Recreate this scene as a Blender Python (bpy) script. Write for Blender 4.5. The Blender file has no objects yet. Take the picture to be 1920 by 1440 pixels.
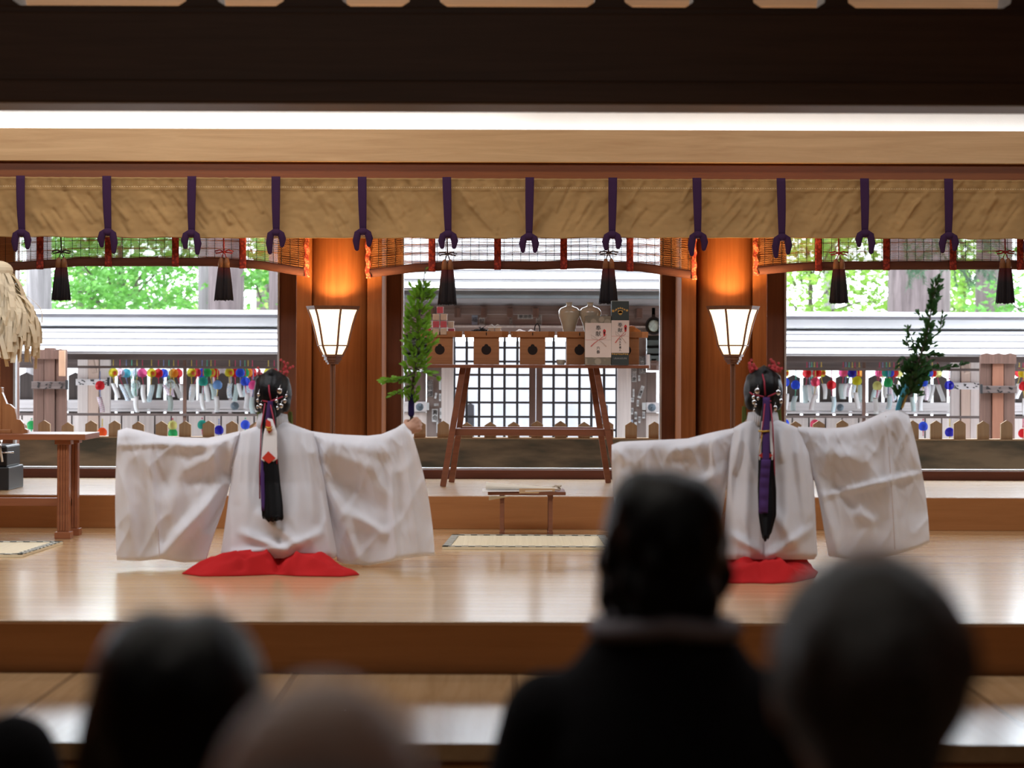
import bpy, bmesh, math, random
from mathutils import Vector, Matrix, noise
R = random.Random(7)
PI = math.pi
F, CX, HY, H = 3733.0, 960.0, 680.0, 1.07      # focal length (px of a 1920 frame), principal column, horizon row, eye height over the stage
RO = 0.0032
CO, SI = math.cos(RO), math.sin(RO)
S = bpy.context.scene
COL = S.collection

def W(px, py, d):
    """world point that a photo measurement (px, py) has at distance d"""
    u = (px - CX) / F * d; v = (HY - py) / F * d
    return Vector((u*CO - v*SI, d, H + u*SI + v*CO))
def XX(px, d, py=700): return W(px, py, d).x
def ZZ(py, d, px=960): return W(px, py, d).z
def lerp(a, b, t): return a + (b-a)*t
def pl(pts, t):
    """polyline with parameter as first value: pts [(t, x, y..)]"""
    if t <= pts[0][0]: return pts[0][1:]
    for a, b in zip(pts, pts[1:]):
        if t <= b[0]:
            k = (t-a[0])/(b[0]-a[0]); k = k*k*(3-2*k) if len(a) > 9 else k
            return tuple(lerp(p, q, k) for p, q in zip(a[1:], b[1:]))
    return pts[-1][1:]

# ---------------------------------------------------------------- materials
MATS = {}
def _nm(name):
    m = bpy.data.materials.new(name); m.use_nodes = True
    nt = m.node_tree; b = nt.nodes['Principled BSDF']
    return m, nt, b
def N(nt, t, **kw):
    n = nt.nodes.new(t)
    for k, v in kw.items(): setattr(n, k, v)
    return n
def rgb(c): return (c[0], c[1], c[2], 1)
def mat(name, c, rough=.6, metal=0, emit=None, es=0, noise_amt=.12, nscale=6, bump=0, bscale=60, spec=.5, sheen=0, stretch=(1,1,1)):
    if name in MATS: return MATS[name]
    m, nt, b = _nm(name)
    tc = N(nt, 'ShaderNodeTexCoord'); mp = N(nt, 'ShaderNodeMapping'); nt.links.new(tc.outputs['Object'], mp.inputs[0])
    mp.inputs['Scale'].default_value = stretch
    nz = N(nt, 'ShaderNodeTexNoise'); nz.inputs['Scale'].default_value = nscale; nz.inputs['Detail'].default_value = 4
    nt.links.new(mp.outputs[0], nz.inputs['Vector'])
    cr = N(nt, 'ShaderNodeValToRGB'); e = cr.color_ramp.elements
    e[0].position = .3; e[1].position = .7
    e[0].color = rgb([x*(1-noise_amt) for x in c]); e[1].color = rgb([min(1, x*(1+noise_amt)) for x in c])
    nt.links.new(nz.outputs['Fac'], cr.inputs[0]); nt.links.new(cr.outputs[0], b.inputs['Base Color'])
    b.inputs['Roughness'].default_value = rough; b.inputs['Metallic'].default_value = metal
    b.inputs['Specular IOR Level'].default_value = spec
    if sheen: b.inputs['Sheen Weight'].default_value = sheen
    if emit: b.inputs['Emission Color'].default_value = rgb(emit); b.inputs['Emission Strength'].default_value = es
    if bump:
        n2 = N(nt, 'ShaderNodeTexNoise'); n2.inputs['Scale'].default_value = bscale; nt.links.new(mp.outputs[0], n2.inputs['Vector'])
        bp = N(nt, 'ShaderNodeBump'); bp.inputs['Strength'].default_value = bump; bp.inputs['Distance'].default_value = .01
        nt.links.new(n2.outputs['Fac'], bp.inputs['Height']); nt.links.new(bp.outputs[0], b.inputs['Normal'])
    MATS[name] = m
    return m
def wood(name, c1, c2, axis=0, scale=1.0, rough=.45, bump=.15, spec=.4, boards=None, fine=26):
    if name in MATS: return MATS[name]
    m, nt, b = _nm(name)
    tc = N(nt, 'ShaderNodeTexCoord'); mp = N(nt, 'ShaderNodeMapping')
    s = [fine*scale]*3; s[axis] = 1.1*scale
    mp.inputs['Scale'].default_value = s
    nt.links.new(tc.outputs['Object'], mp.inputs[0])
    nz = N(nt, 'ShaderNodeTexNoise'); nz.inputs['Scale'].default_value = 1.0; nz.inputs['Detail'].default_value = 7; nz.inputs['Roughness'].default_value = .65
    nz.inputs['Distortion'].default_value = .6
    nt.links.new(mp.outputs[0], nz.inputs['Vector'])
    cr = N(nt, 'ShaderNodeValToRGB'); e = cr.color_ramp.elements
    e[0].position = .3; e[1].position = .72; e[0].color = rgb(c1); e[1].color = rgb(c2)
    nt.links.new(nz.outputs['Fac'], cr.inputs[0])
    col = cr.outputs[0]
    bp = N(nt, 'ShaderNodeBump'); bp.inputs['Strength'].default_value = bump; bp.inputs['Distance'].default_value = .004
    nt.links.new(nz.outputs['Fac'], bp.inputs['Height'])
    nrm = bp.outputs[0]
    if boards:                                   # (axis across the boards, board width): tone per board and a thin joint
        ax, wd = boards
        sx = N(nt, 'ShaderNodeSeparateXYZ'); nt.links.new(tc.outputs['Object'], sx.inputs[0])
        dv = N(nt, 'ShaderNodeMath', operation='DIVIDE'); dv.inputs[1].default_value = wd; nt.links.new(sx.outputs[ax], dv.inputs[0])
        fl = N(nt, 'ShaderNodeMath', operation='FLOOR'); nt.links.new(dv.outputs[0], fl.inputs[0])
        fr = N(nt, 'ShaderNodeMath', operation='FRACT'); nt.links.new(dv.outputs[0], fr.inputs[0])
        wn = N(nt, 'ShaderNodeTexWhiteNoise', noise_dimensions='1D'); nt.links.new(fl.outputs[0], wn.inputs['W'])
        mr = N(nt, 'ShaderNodeMapRange'); mr.inputs['To Min'].default_value = .93; mr.inputs['To Max'].default_value = 1.05
        nt.links.new(wn.outputs[0], mr.inputs[0])
        gt = N(nt, 'ShaderNodeMath', operation='GREATER_THAN'); gt.inputs[1].default_value = .03; nt.links.new(fr.outputs[0], gt.inputs[0])
        mr2 = N(nt, 'ShaderNodeMapRange'); mr2.inputs['To Min'].default_value = .6; nt.links.new(gt.outputs[0], mr2.inputs[0])
        ml = N(nt, 'ShaderNodeMath', operation='MULTIPLY'); nt.links.new(mr.outputs[0], ml.inputs[0]); nt.links.new(mr2.outputs[0], ml.inputs[1])
        vm = N(nt, 'ShaderNodeVectorMath', operation='SCALE'); nt.links.new(col, vm.inputs[0]); nt.links.new(ml.outputs[0], vm.inputs['Scale'])
        col = vm.outputs[0]
    nt.links.new(col, b.inputs['Base Color']); nt.links.new(nrm, b.inputs['Normal'])
    b.inputs['Roughness'].default_value = rough; b.inputs['Specular IOR Level'].default_value = spec
    MATS[name] = m
    return m
def cloth(name, c, trans=.35, rough=.9, weave=900, bump=.06, amt=.04):
    """thin cloth or leaf: diffuse and translucent, with a fine weave"""
    if name in MATS: return MATS[name]
    m, nt, b = _nm(name)
    tc = N(nt, 'ShaderNodeTexCoord'); nz = N(nt, 'ShaderNodeTexNoise'); nz.inputs['Scale'].default_value = 5
    nt.links.new(tc.outputs['Object'], nz.inputs['Vector'])
    cr = N(nt, 'ShaderNodeValToRGB'); e = cr.color_ramp.elements
    e[0].color = rgb([x*(1-amt) for x in c]); e[1].color = rgb([min(1, x*(1+amt)) for x in c]); e[0].position = .3; e[1].position = .7
    nt.links.new(nz.outputs['Fac'], cr.inputs[0]); nt.links.new(cr.outputs[0], b.inputs['Base Color'])
    n2 = N(nt, 'ShaderNodeTexNoise'); n2.inputs['Scale'].default_value = weave; nt.links.new(tc.outputs['Object'], n2.inputs['Vector'])
    bp = N(nt, 'ShaderNodeBump'); bp.inputs['Strength'].default_value = bump; bp.inputs['Distance'].default_value = .002
    nt.links.new(n2.outputs['Fac'], bp.inputs['Height']); nt.links.new(bp.outputs[0], b.inputs['Normal'])
    b.inputs['Roughness'].default_value = rough; b.inputs['Specular IOR Level'].default_value = .2
    t = N(nt, 'ShaderNodeBsdfTranslucent'); nt.links.new(cr.outputs[0], t.inputs[0])
    mx = N(nt, 'ShaderNodeMixShader'); mx.inputs[0].default_value = trans
    nt.links.new(b.outputs[0], mx.inputs[1]); nt.links.new(t.outputs[0], mx.inputs[2])
    nt.links.new(mx.outputs[0], nt.nodes['Material Output'].inputs[0])
    MATS[name] = m
    return m
def glassy(name, c, alpha=.55, rough=.08):
    """thin blown glass: tinted see-through with a glossy skin"""
    if name in MATS: return MATS[name]
    m, nt, b = _nm(name)
    lw = N(nt, 'ShaderNodeLayerWeight'); lw.inputs[0].default_value = .35
    tr = N(nt, 'ShaderNodeBsdfTransparent'); tr.inputs[0].default_value = rgb([.25+.75*x for x in c])
    tl = N(nt, 'ShaderNodeBsdfTranslucent'); tl.inputs[0].default_value = rgb(c)
    b.inputs['Base Color'].default_value = rgb(c); b.inputs['Roughness'].default_value = rough
    m1 = N(nt, 'ShaderNodeMixShader'); m1.inputs[0].default_value = .5
    nt.links.new(b.outputs[0], m1.inputs[1]); nt.links.new(tl.outputs[0], m1.inputs[2])
    mr = N(nt, 'ShaderNodeMapRange'); mr.inputs['To Min'].default_value = alpha; mr.inputs['To Max'].default_value = min(1, alpha+.35)
    nt.links.new(lw.outputs['Facing'], mr.inputs[0])
    mx = N(nt, 'ShaderNodeMixShader'); nt.links.new(mr.outputs[0], mx.inputs[0])
    nt.links.new(tr.outputs[0], mx.inputs[1]); nt.links.new(m1.outputs[0], mx.inputs[2])
    nt.links.new(mx.outputs[0], nt.nodes['Material Output'].inputs[0])
    MATS[name] = m
    return m
def pattern(name, c1, c2, kind='stripe', sc=60, rough=.8, rot=.785):
    """two-tone printed or woven pattern"""
    if name in MATS: return MATS[name]
    m, nt, b = _nm(name)
    tc = N(nt, 'ShaderNodeTexCoord'); mp = N(nt, 'ShaderNodeMapping'); mp.inputs['Rotation'].default_value = (0, rot, 0)
    nt.links.new(tc.outputs['Object'], mp.inputs[0])
    if kind == 'stripe':
        w = N(nt, 'ShaderNodeTexWave', bands_direction='X'); w.inputs['Scale'].default_value = sc; out = w.outputs['Fac']
    elif kind == 'check':
        w = N(nt, 'ShaderNodeTexChecker'); w.inputs['Scale'].default_value = sc; out = w.outputs['Fac']
    else:
        w = N(nt, 'ShaderNodeTexVoronoi'); w.inputs['Scale'].default_value = sc; w.inputs['Randomness'].default_value = .25 if kind == 'dots' else 1; out = w.outputs['Distance']
    nt.links.new(mp.outputs[0], w.inputs['Vector'])
    cr = N(nt, 'ShaderNodeValToRGB'); e = cr.color_ramp.elements
    e[0].position = .42; e[1].position = .55
    if kind == 'dots': e[0].position = .3; e[1].position = .4
    e[0].color = rgb(c1); e[1].color = rgb(c2)
    nt.links.new(out, cr.inputs[0]); nt.links.new(cr.outputs[0], b.inputs['Base Color'])
    b.inputs['Roughness'].default_value = rough
    MATS[name] = m
    return m

# ---------------------------------------------------------------- mesh building
class MB:
    def __init__(s): s.v = []; s.f = []
    def add(s, vs, fs):
        o = len(s.v); s.v += [Vector(v) for v in vs]; s.f += [[i+o for i in f] for f in fs]; return s
    def box(s, c, sz, b=0.0, rot=None):
        hx, hy, hz = [q/2 for q in sz]; c = Vector(c)
        if b <= 0 or b*2.2 > min(sz):
            vs = [Vector((x*hx, y*hy, z*hz)) for x in (-1, 1) for y in (-1, 1) for z in (-1, 1)]
            fs = [[0,1,3,2],[4,6,7,5],[0,4,5,1],[2,3,7,6],[0,2,6,4],[1,5,7,3]]
        else:
            bm = bmesh.new(); bmesh.ops.create_cube(bm, size=1)
            for v in bm.verts: v.co = Vector((v.co.x*2*hx, v.co.y*2*hy, v.co.z*2*hz))
            bmesh.ops.bevel(bm, geom=bm.edges[:], offset=b, segments=2, profile=.6, affect='EDGES')
            bm.verts.index_update(); vs = [v.co.copy() for v in bm.verts]; fs = [[v.index for v in f.verts] for f in bm.faces]; bm.free()
        if rot is not None: vs = [rot @ v for v in vs]
        return s.add([v + c for v in vs], fs)
    def span(s, a, b2, b=0.0):
        a, b2 = Vector(a), Vector(b2)
        return s.box((a+b2)/2, [abs(q) for q in (b2-a)], b)
    def bar(s, p, q, w, h, b=0.0, up=(0, 1, 0)):
        """rectangular bar from p to q, h measured along up"""
        p, q = Vector(p), Vector(q); d = q-p; L = d.length; d.normalize()
        u = Vector(up); u = (u - d*u.dot(d)).normalized(); r = d.cross(u)
        M = Matrix((r, u, d)).transposed()
        return s.box((p+q)/2, (w, h, L), b, M)
    def loft(s, rings, cap=True, closed=True):
        n = len(rings[0]); vs = [p for r in rings for p in r]; fs = []
        for i in range(len(rings)-1):
            for j in range(n if closed else n-1):
                k = (j+1) % n
                fs.append([i*n+j, i*n+k, (i+1)*n+k, (i+1)*n+j])
        if cap and closed:
            fs.append(list(range(n))[::-1]); fs.append([(len(rings)-1)*n+j for j in range(n)])
        return s.add(vs, fs)
    def tube(s, pts, r, seg=10, cap=True, flat=1.0, flatdir=None, ball=False):
        pts = [Vector(p) for p in pts]; n = len(pts)
        rs = list(r) if hasattr(r, '__len__') else [r]*n
        if ball:                                 # rounded ends
            d0 = (pts[0]-pts[1]).normalized(); d1 = (pts[-1]-pts[-2]).normalized()
            a, b = rs[0], rs[-1]
            pre = [(pts[0]+d0*a*math.sin(t), a*math.cos(t)) for t in (1.4, 1.0, .5)]
            post = [(pts[-1]+d1*b*math.sin(t), b*math.cos(t)) for t in (.5, 1.0, 1.4)]
            pts = [p for p, _ in pre]+pts+[p for p, _ in post]; rs = [q for _, q in pre]+rs+[q for _, q in post]; n = len(pts)
        rings = []; u = None
        for i in range(n):
            t = (pts[min(i+1, n-1)]-pts[max(i-1, 0)]).normalized()
            if u is None:
                u = Vector(flatdir) if flatdir else (Vector((0, 0, 1)) if abs(t.z) < .9 else Vector((1, 0, 0)))
            u = (u - t*u.dot(t))
            u = u.normalized() if u.length > 1e-6 else t.orthogonal().normalized()
            w = t.cross(u)
            rings.append([pts[i] + (u*math.cos(a)*flat + w*math.sin(a))*rs[i] for a in [2*PI*k/seg for k in range(seg)]])
        return s.loft(rings, cap)
    def ell(s, c, r, seg=20, rings=14, M=None, fn=None):
        c = Vector(c); rr = []
        for i in range(rings+1):
            th = PI*(.012+.976*i/rings)
            row = []
            for j in range(seg):
                ph = 2*PI*j/seg
                p = Vector((math.sin(th)*math.cos(ph), math.sin(th)*math.sin(ph), math.cos(th)))
                q = Vector((p.x*r[0], p.y*r[1], p.z*r[2]))
                if fn: q = fn(p, q)
                if M is not None: q = M @ q
                row.append(c+q)
            rr.append(row)
        return s.loft(rr[::-1])
    def lathe(s, prof, c, seg=24, cap=True, rot=0.0):
        c = Vector(c)
        return s.loft([[c+Vector((r*math.cos(rot+2*PI*k/seg), r*math.sin(rot+2*PI*k/seg), z)) for k in range(seg)] for r, z in prof], cap)
    def prism(s, poly, y0, y1):
        """poly in x,z extruded along y"""
        n = len(poly)
        vs = [(x, y0, z) for x, z in poly]+[(x, y1, z) for x, z in poly]
        fs = [list(range(n)), [n+i for i in range(n)][::-1]]+[[i, n+i, n+(i+1) % n, (i+1) % n] for i in range(n)]
        return s.add(vs, fs)
    def grid(s, fn, nu, nv):
        vs = [fn(i/nu, j/nv) for i in range(nu+1) for j in range(nv+1)]
        fs = [[i*(nv+1)+j, (i+1)*(nv+1)+j, (i+1)*(nv+1)+j+1, i*(nv+1)+j+1] for i in range(nu) for j in range(nv)]
        return s.add(vs, fs)
    def mesh(s, name, smooth=False):
        me = bpy.data.meshes.new(name); me.from_pydata(s.v, [], s.f); me.update()
        bm = bmesh.new(); bm.from_mesh(me); bmesh.ops.recalc_face_normals(bm, faces=bm.faces[:]); bm.to_mesh(me); bm.free()
        if smooth:
            me.polygons.foreach_set('use_smooth', [True]*len(me.polygons))
            if smooth == 'auto':
                try: me.set_sharp_from_angle(angle=.7)
                except Exception: pass
        return me
    def build(s, name, m, parent=None, smooth=False, solid=0.0):
        me = s.mesh(name, smooth)
        me.materials.append(m)
        o = bpy.data.objects.new(name, me); COL.objects.link(o)
        if parent: setp(o, parent)
        else: recenter(o)
        if solid:
            md = o.modifiers.new('thickness', 'SOLIDIFY'); md.thickness = solid; md.offset = 0
        return o
def recenter(o):
    """origin of a one-mesh thing to the middle of its base"""
    me = o.data
    if not me.vertices: return
    xs = [v.co.x for v in me.vertices]; ys = [v.co.y for v in me.vertices]; zs = [v.co.z for v in me.vertices]
    c = Vector(((min(xs)+max(xs))/2, (min(ys)+max(ys))/2, min(zs)))
    me.transform(Matrix.Translation(-c)); o.location = c
def wloc(p):
    v = Vector(p.location)
    while p.parent: p = p.parent; v += p.location
    return v
def setp(o, p):
    o.parent = p; o.matrix_parent_inverse = Matrix.Translation(-wloc(p)); 
    o.location = (0, 0, 0)
    # bake the offset into the mesh so that copies of a tree keep their shape
    if o.type == 'MESH': o.data.transform(Matrix.Translation(-wloc(p)))
    o.matrix_parent_inverse = Matrix.Identity(4)
def tag(o, label=None, cat=None, group=None, kind=None):
    for k, v in (('label', label), ('category', cat), ('group', group), ('kind', kind)):
        if v: o[k] = v
    return o
def thing(name, loc, label, cat, group=None):
    o = bpy.data.objects.new(name, None); COL.objects.link(o); o.location = loc; o.empty_display_size = .05
    return tag(o, label, cat, group)
def struct(name, mb, m, parent=None, smooth=False):
    o = mb.build(name, m, parent, smooth)
    if parent is None: o['kind'] = 'structure'
    return o
def kids(o): return [c for c in bpy.data.objects if c.parent == o]
def copy_tree(o, loc, label=None, group=None):
    def cp(q, par):
        c = q.copy(); COL.objects.link(c); c.parent = par
        for ch in kids(q): cp(ch, c)
        return c
    c = cp(o, None); c.location = loc
    if label: c['label'] = label
    if group: c['group'] = group
    return c
def union(name, mb, vox, m, parent=None, smooth=6):
    """one continuous surface out of overlapping closed shells"""
    me = mb.mesh('shells'); o = bpy.data.objects.new('shells', me); COL.objects.link(o)
    md = o.modifiers.new('r', 'REMESH'); md.mode = 'VOXEL'; md.voxel_size = vox; md.use_smooth_shade = True
    sm = o.modifiers.new('s', 'SMOOTH'); sm.iterations = smooth; sm.factor = .5
    dg = bpy.context.evaluated_depsgraph_get(); dg.update()
    out = bpy.data.meshes.new_from_object(o.evaluated_get(dg)); out.name = name
    bpy.data.objects.remove(o)
    out.materials.clear(); out.materials.append(m)
    out.polygons.foreach_set('use_smooth', [True]*len(out.polygons))
    q = bpy.data.objects.new(name, out); COL.objects.link(q)
    if parent: setp(q, parent)
    else: recenter(q)
    return q
def text_mesh(body, center, size, name, m, parent, rot=None, vertical=True, gap=1.05, depth=.0006, squash=1.0):
    """lettering facing the viewer (-y); vertical writes one character under the other"""
    mb = MB(); chars = list(body) if vertical else [body]
    for i, ch in enumerate(chars):
        if ch == ' ': continue
        c = bpy.data.curves.new('lettering', 'FONT'); c.body = ch; c.size = size; c.align_x = 'CENTER'; c.align_y = 'CENTER'; c.extrude = depth; c.resolution_u = 2
        o = bpy.data.objects.new('lettering', c); COL.objects.link(o)
        dg = bpy.context.evaluated_depsgraph_get(); me = bpy.data.meshes.new_from_object(o.evaluated_get(dg))
        bpy.data.objects.remove(o)
        zc = -(i-(len(chars)-1)/2)*size*gap if vertical else 0
        vs = []
        for v in me.vertices:
            p = Vector((v.co.x*squash, -v.co.z, v.co.y+zc))
            if rot: p = Matrix.Rotation(rot, 3, 'Y') @ p
            vs.append(p+Vector(center))
        mb.add(vs, [list(p.vertices) for p in me.polygons])
        bpy.data.meshes.remove(me)
    return mb.build(name, m, parent)
def seg_d(px, py, x1, y1, x2, y2):
    dx, dy = x2-x1, y2-y1; t = ((px-x1)*dx+(py-y1)*dy)/(dx*dx+dy*dy+1e-9); t = max(0, min(1, t))
    return math.hypot(px-x1-t*dx, py-y1-t*dy)
def folds(fl, px, py):
    s = 0
    for x1, y1, x2, y2, w, a in fl:            # ridges that fade out towards both ends
        dx, dy = x2-x1, y2-y1; t = ((px-x1)*dx+(py-y1)*dy)/(dx*dx+dy*dy+1e-9)
        if -.15 < t < 1.15:
            q = (t+.15)/1.3
            s += 1.15*a*(4*q*(1-q))**.8*math.exp(-((((px-x1)*dy-(py-y1)*dx)/math.hypot(dx, dy))/w)**2)
    return s
def nz(x, y=0, z=0): return noise.noise(Vector((x, y, z)))

# ---------------------------------------------------------------- palette
cedar   = wood('reddish_cedar', (.21,.064,.017), (.30,.105,.031), 2, rough=.65, spec=.12)
cedar_h = wood('reddish_cedar_lengthwise', (.20,.055,.012), (.28,.088,.021), 0, rough=.45)
cypress = wood('pale_cypress', (.52,.32,.15), (.68,.46,.24), 0, rough=.4, fine=18)
floorw  = wood('polished_floor_boards', (.52,.34,.17), (.68,.47,.26), 0, rough=.17, bump=.04, spec=1.0, boards=(1, .12), fine=20)
platw   = wood('polished_platform_boards', (.42,.27,.14), (.55,.37,.21), 0, rough=.26, bump=.04, spec=1.0, boards=(1, .15), fine=20)
riserw  = wood('step_riser_wood', (.34,.14,.045), (.42,.185,.065), 0, rough=.4, fine=18)
darkw   = wood('dark_beam_wood', (.085,.045,.026), (.13,.07,.042), 0, rough=.5)
altarw  = wood('red_brown_table_wood', (.17,.06,.03), (.25,.09,.045), 0, rough=.4)
traysw  = wood('orange_brown_tray_wood', (.36,.15,.055), (.46,.21,.085), 0, rough=.5, fine=60)
greyw   = wood('weathered_grey_wood', (.30,.25,.235), (.50,.44,.42), 2, rough=.8, fine=34)
greyw_h = wood('weathered_grey_wood_lengthwise', (.60,.56,.57), (.82,.78,.79), 0, rough=.8, fine=34)
palew   = wood('pale_weathered_planks', (.58,.51,.49), (.78,.70,.67), 2, rough=.8, fine=34)
pinkw   = wood('pinkish_new_plank', (.55,.40,.33), (.68,.52,.44), 2, rough=.8, fine=40)
brownw  = wood('brown_plank', (.10,.055,.042), (.19,.105,.08), 2, rough=.75, fine=34)
brownw_h= wood('brown_beam_lengthwise', (.09,.065,.06), (.16,.12,.11), 0, rough=.75, fine=30)
dkfence = wood('dark_fence_plank', (.055,.042,.04), (.10,.078,.07), 2, rough=.8, fine=40)
picketw = wood('tan_picket_wood', (.27,.18,.10), (.37,.25,.14), 2, rough=.7, fine=40)
whitec  = cloth('white_robe_cloth', (.87,.88,.93), .24)
plaster = mat('white_plaster', (.86,.86,.83), .9, bump=.1, bscale=120, noise_amt=.02)
black   = mat('black_lacquer', (.012,.012,.014), .35)
blackcloth = mat('black_wool', (.012,.012,.015), .95, noise_amt=.2, nscale=60, bump=.3, bscale=400, spec=.2)
SKY, STG, COVE, HALL, BULB, EXPO, BEAMW = 8.5, 92.0, 12.0, 40.0, 44.0, 0.0, 28.0
# ================================================================ the hall and the stage
PT = ZZ(930, 12.8)                      # platform top, about .21 m
LF = -.211                              # lower step level
HF = -.36                               # hall floor
XL, XR = -6.5, 6.5
def sbox(name, a, b, m, bev=.004):
    return struct(name, MB().span(a, b, bev), m)
sbox('floor', (XL, 8.22, -.009), (XR, 12.82, 0), floorw)
sbox('trim_1', (XL, 8.212, LF-.03), (XR, 8.30, -.010), riserw)
f2 = struct('floor.001', MB().span((XL, 6.69, LF-.06), (XR, 8.34, LF), .004), wood('lower_step_boards', (.40,.24,.11), (.52,.33,.17), 1, rough=.22, bump=.05, spec=.6, boards=(0, .9), fine=20))
sbox('trim_2', (XL, 6.705, HF-.03), (XR, 6.76, LF-.058), riserw)
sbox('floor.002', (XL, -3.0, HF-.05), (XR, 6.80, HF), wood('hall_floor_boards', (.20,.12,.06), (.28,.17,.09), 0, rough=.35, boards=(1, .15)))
sbox('floor.003', (XL, 12.8, .0), (XR, 15.0, PT), platw)
sbox('wall_light_stop', (XL, 14.82, -1.0), (XR, 14.95, .01), mat('light_stop_plaster', (.4,.38,.35), .9), 0)  # unseen, added to stop daylight leaking in under the stage
sbox('trim_3', (XL, 12.785, .0), (XR, 12.80, PT-.003), riserw)
# threshold under the windows with its metal track
z0, z1 = PT, ZZ(881, 14.68)
sbox('trim_4', (XL, 14.68, z0), (XR, 14.80, z1), wood('dark_red_threshold', (.12,.035,.02), (.18,.055,.03), 0, rough=.4))
sbox('trim_5', (XL, 14.70, z1), (XR, 14.78, z1+.012), mat('aluminium_track', (.75,.77,.8), .3, metal=.6), .002)
# beams over the stage
beam = struct('dark_beam', MB().span((XL, 8.1, ZZ(196, 8.1)), (XR, 8.37, ZZ(152, 8.1)), .012).span((XL, 8.12, ZZ(154, 8.1)), (XR, 8.37, ZZ(22, 8.1)), .01), darkw)
sl = MB()
zt0, zt1 = ZZ(24, 8.1), ZZ(-70, 8.1)
sl.span((XL, 8.16, zt0-.01), (XR, 8.46, ZZ(12, 8.16)), .01)
xs = [(XX(a, 8.16), XX(b, 8.16)) for a, b in ((345, 405), (528, 640), (765, 822), (1113, 1170), (1298, 1412), (1545, 1590), (1895, 2100), (-60, 20))]
for a, b in xs:
    n = 10
    sl.prism([(a-.05, ZZ(12, 8.16)-.01), (a, ZZ(2, 8.16)), (a+.02, zt1), (b-.02, zt1), (b, ZZ(2, 8.16)), (b+.05, ZZ(12, 8.16)-.01)], 8.18, 8.42)
sl.span((XL, 8.16, zt1-.02), (XR, 8.46, zt1+.12), .01)
struct('carved_transom_beam', sl, darkw)
sbox('lintel_beam', (XL, 13.40, ZZ(304, 13.4)), (XR, 13.75, ZZ(243, 13.4)), cypress)
sbox('lintel_beam.001', (XL, 13.46, ZZ(337, 13.46)), (XR, 13.72, ZZ(304, 13.4)-.001), cedar_h)
sbox('wall_back', (XL, 13.92, 2.5), (XR, 14.0, 3.6), plaster, 0)
sbox('ceiling', (XL, 8.0, 3.55), (XR, 15.0, 3.65), wood('ceiling_boards', (.30,.17,.08), (.42,.25,.13), 0, boards=(1, .3)), 0)
sbox('ceiling.001', (XL, -3.0, 3.9), (XR, 8.2, 4.0), wood('hall_ceiling_boards', (.16,.10,.06), (.22,.14,.08), 0, boards=(1, .3)), 0)
sbox('wall_left', (XL-.1, -3.0, HF), (XL, 15.0, 4.0), cedar, 0)
sbox('wall_right', (XR, -3.0, HF), (XR+.1, 15.0, 4.0), cedar, 0)
sbox('wall_front', (XL, -3.1, HF), (XR, -3.0, 4.0), cedar, 0)
# window wall: boarded stretches between the three openings, posts, round columns
zc = 3.56
zb = PT
def wallpart(name, pa, pb, d=14.62, th=.16, top=zc, m=cedar):
    return sbox(name, (XX(pa, d), d, zb), (XX(pb, d), d+th, top), m, .006)
dkc = wood('deep_red_brown_board', (.15,.05,.022), (.22,.08,.035), 2, rough=.5)
wallpart('wall_back.001', 524, 754, m=dkc); wallpart('wall_back.002', 1239, 1470, m=dkc)
wallpart('wall_back.003', -400, 27, m=dkc); wallpart('wall_back.004', 2200, 2800, m=dkc)
sbox('wall_back.005', (XL, 14.62, ZZ(395, 14.6)), (XR, 14.75, zc), dkc, 0)
for i, (a, b) in enumerate(((555, 584), (688, 716), (1277, 1305), (1411, 1438))):
    sbox('post' if i == 0 else 'post.%03d' % i, (XX(a, 14.06), 14.06, zb), (XX(b, 14.06), 14.60, zc), cedar, .006)
for i, (a, b) in enumerate(((582, 696), (1305, 1412))):
    cx = (XX(a, 14.2)+XX(b, 14.2))/2; r = (XX(b, 14.2)-XX(a, 14.2))/2
    struct('round_column' if i == 0 else 'round_column.001', MB().lathe([(r, zb), (r, zc)], (cx, 14.2, 0), 64), cedar, smooth='auto')
# window frames: slim metal edges of the openings and the sill rail under them
alu = mat('window_frame_metal', (.6,.62,.65), .35, metal=.5)
for i, (a, b) in enumerate(((29, 523), (755, 1238), (1471, 2190)), 1):
    mb = MB()
    for x in (a, b):
        xx = XX(x, 14.64)
        mb.span((xx-.008, 14.60, z1), (xx+.008, 14.66, ZZ(400, 14.64)), .002)
    mb.span((XX(a, 14.64), 14.60, ZZ(402, 14.64)), (XX(b, 14.64), 14.66, ZZ(394, 14.64)), .002)
    struct('window_%d' % i, mb, alu)

# ================================================================ rolled valance curtain with its straps
d = 13.28
zt, zbn = ZZ(335, d), ZZ(446, d)
nv_ = thing('valance_curtain', ((0), d, zbn), 'long tan cloth valance rolled up and tied along the beam above the stage', 'curtain')
strapx = [(41, 44, 470), (202, 205, 468), (361, 361, 470), (518, 519, 468), (679, 681, 466), (837, 840, 470), (992, 991, 474), (1147, 1146, 470), (1304, 1306, 470), (1461, 1463, 474), (1617, 1618, 466), (1774, 1774, 470), (1931, 1931, 470), (-117, -117, 470)]
sx = sorted(XX(a, d) for a, _, _ in strapx)
wr = []
for i in range(len(sx)-1):
    right = 1 if sx[i] > -.2 else -1
    for k in range(15):
        x0 = lerp(sx[i], sx[i+1], R.random()); z0_ = R.uniform(.05, .30); L = R.uniform(.04, .16)
        sl_ = R.uniform(.5, 1.1)*right
        wr.append((x0-sl_*L*.6, z0_-L*.7, x0+sl_*L*.6, z0_+L*.7, R.uniform(.009, .024), R.choice((-1, 1, 1))*R.uniform(.005, .014)))
wr.sort()
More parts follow.
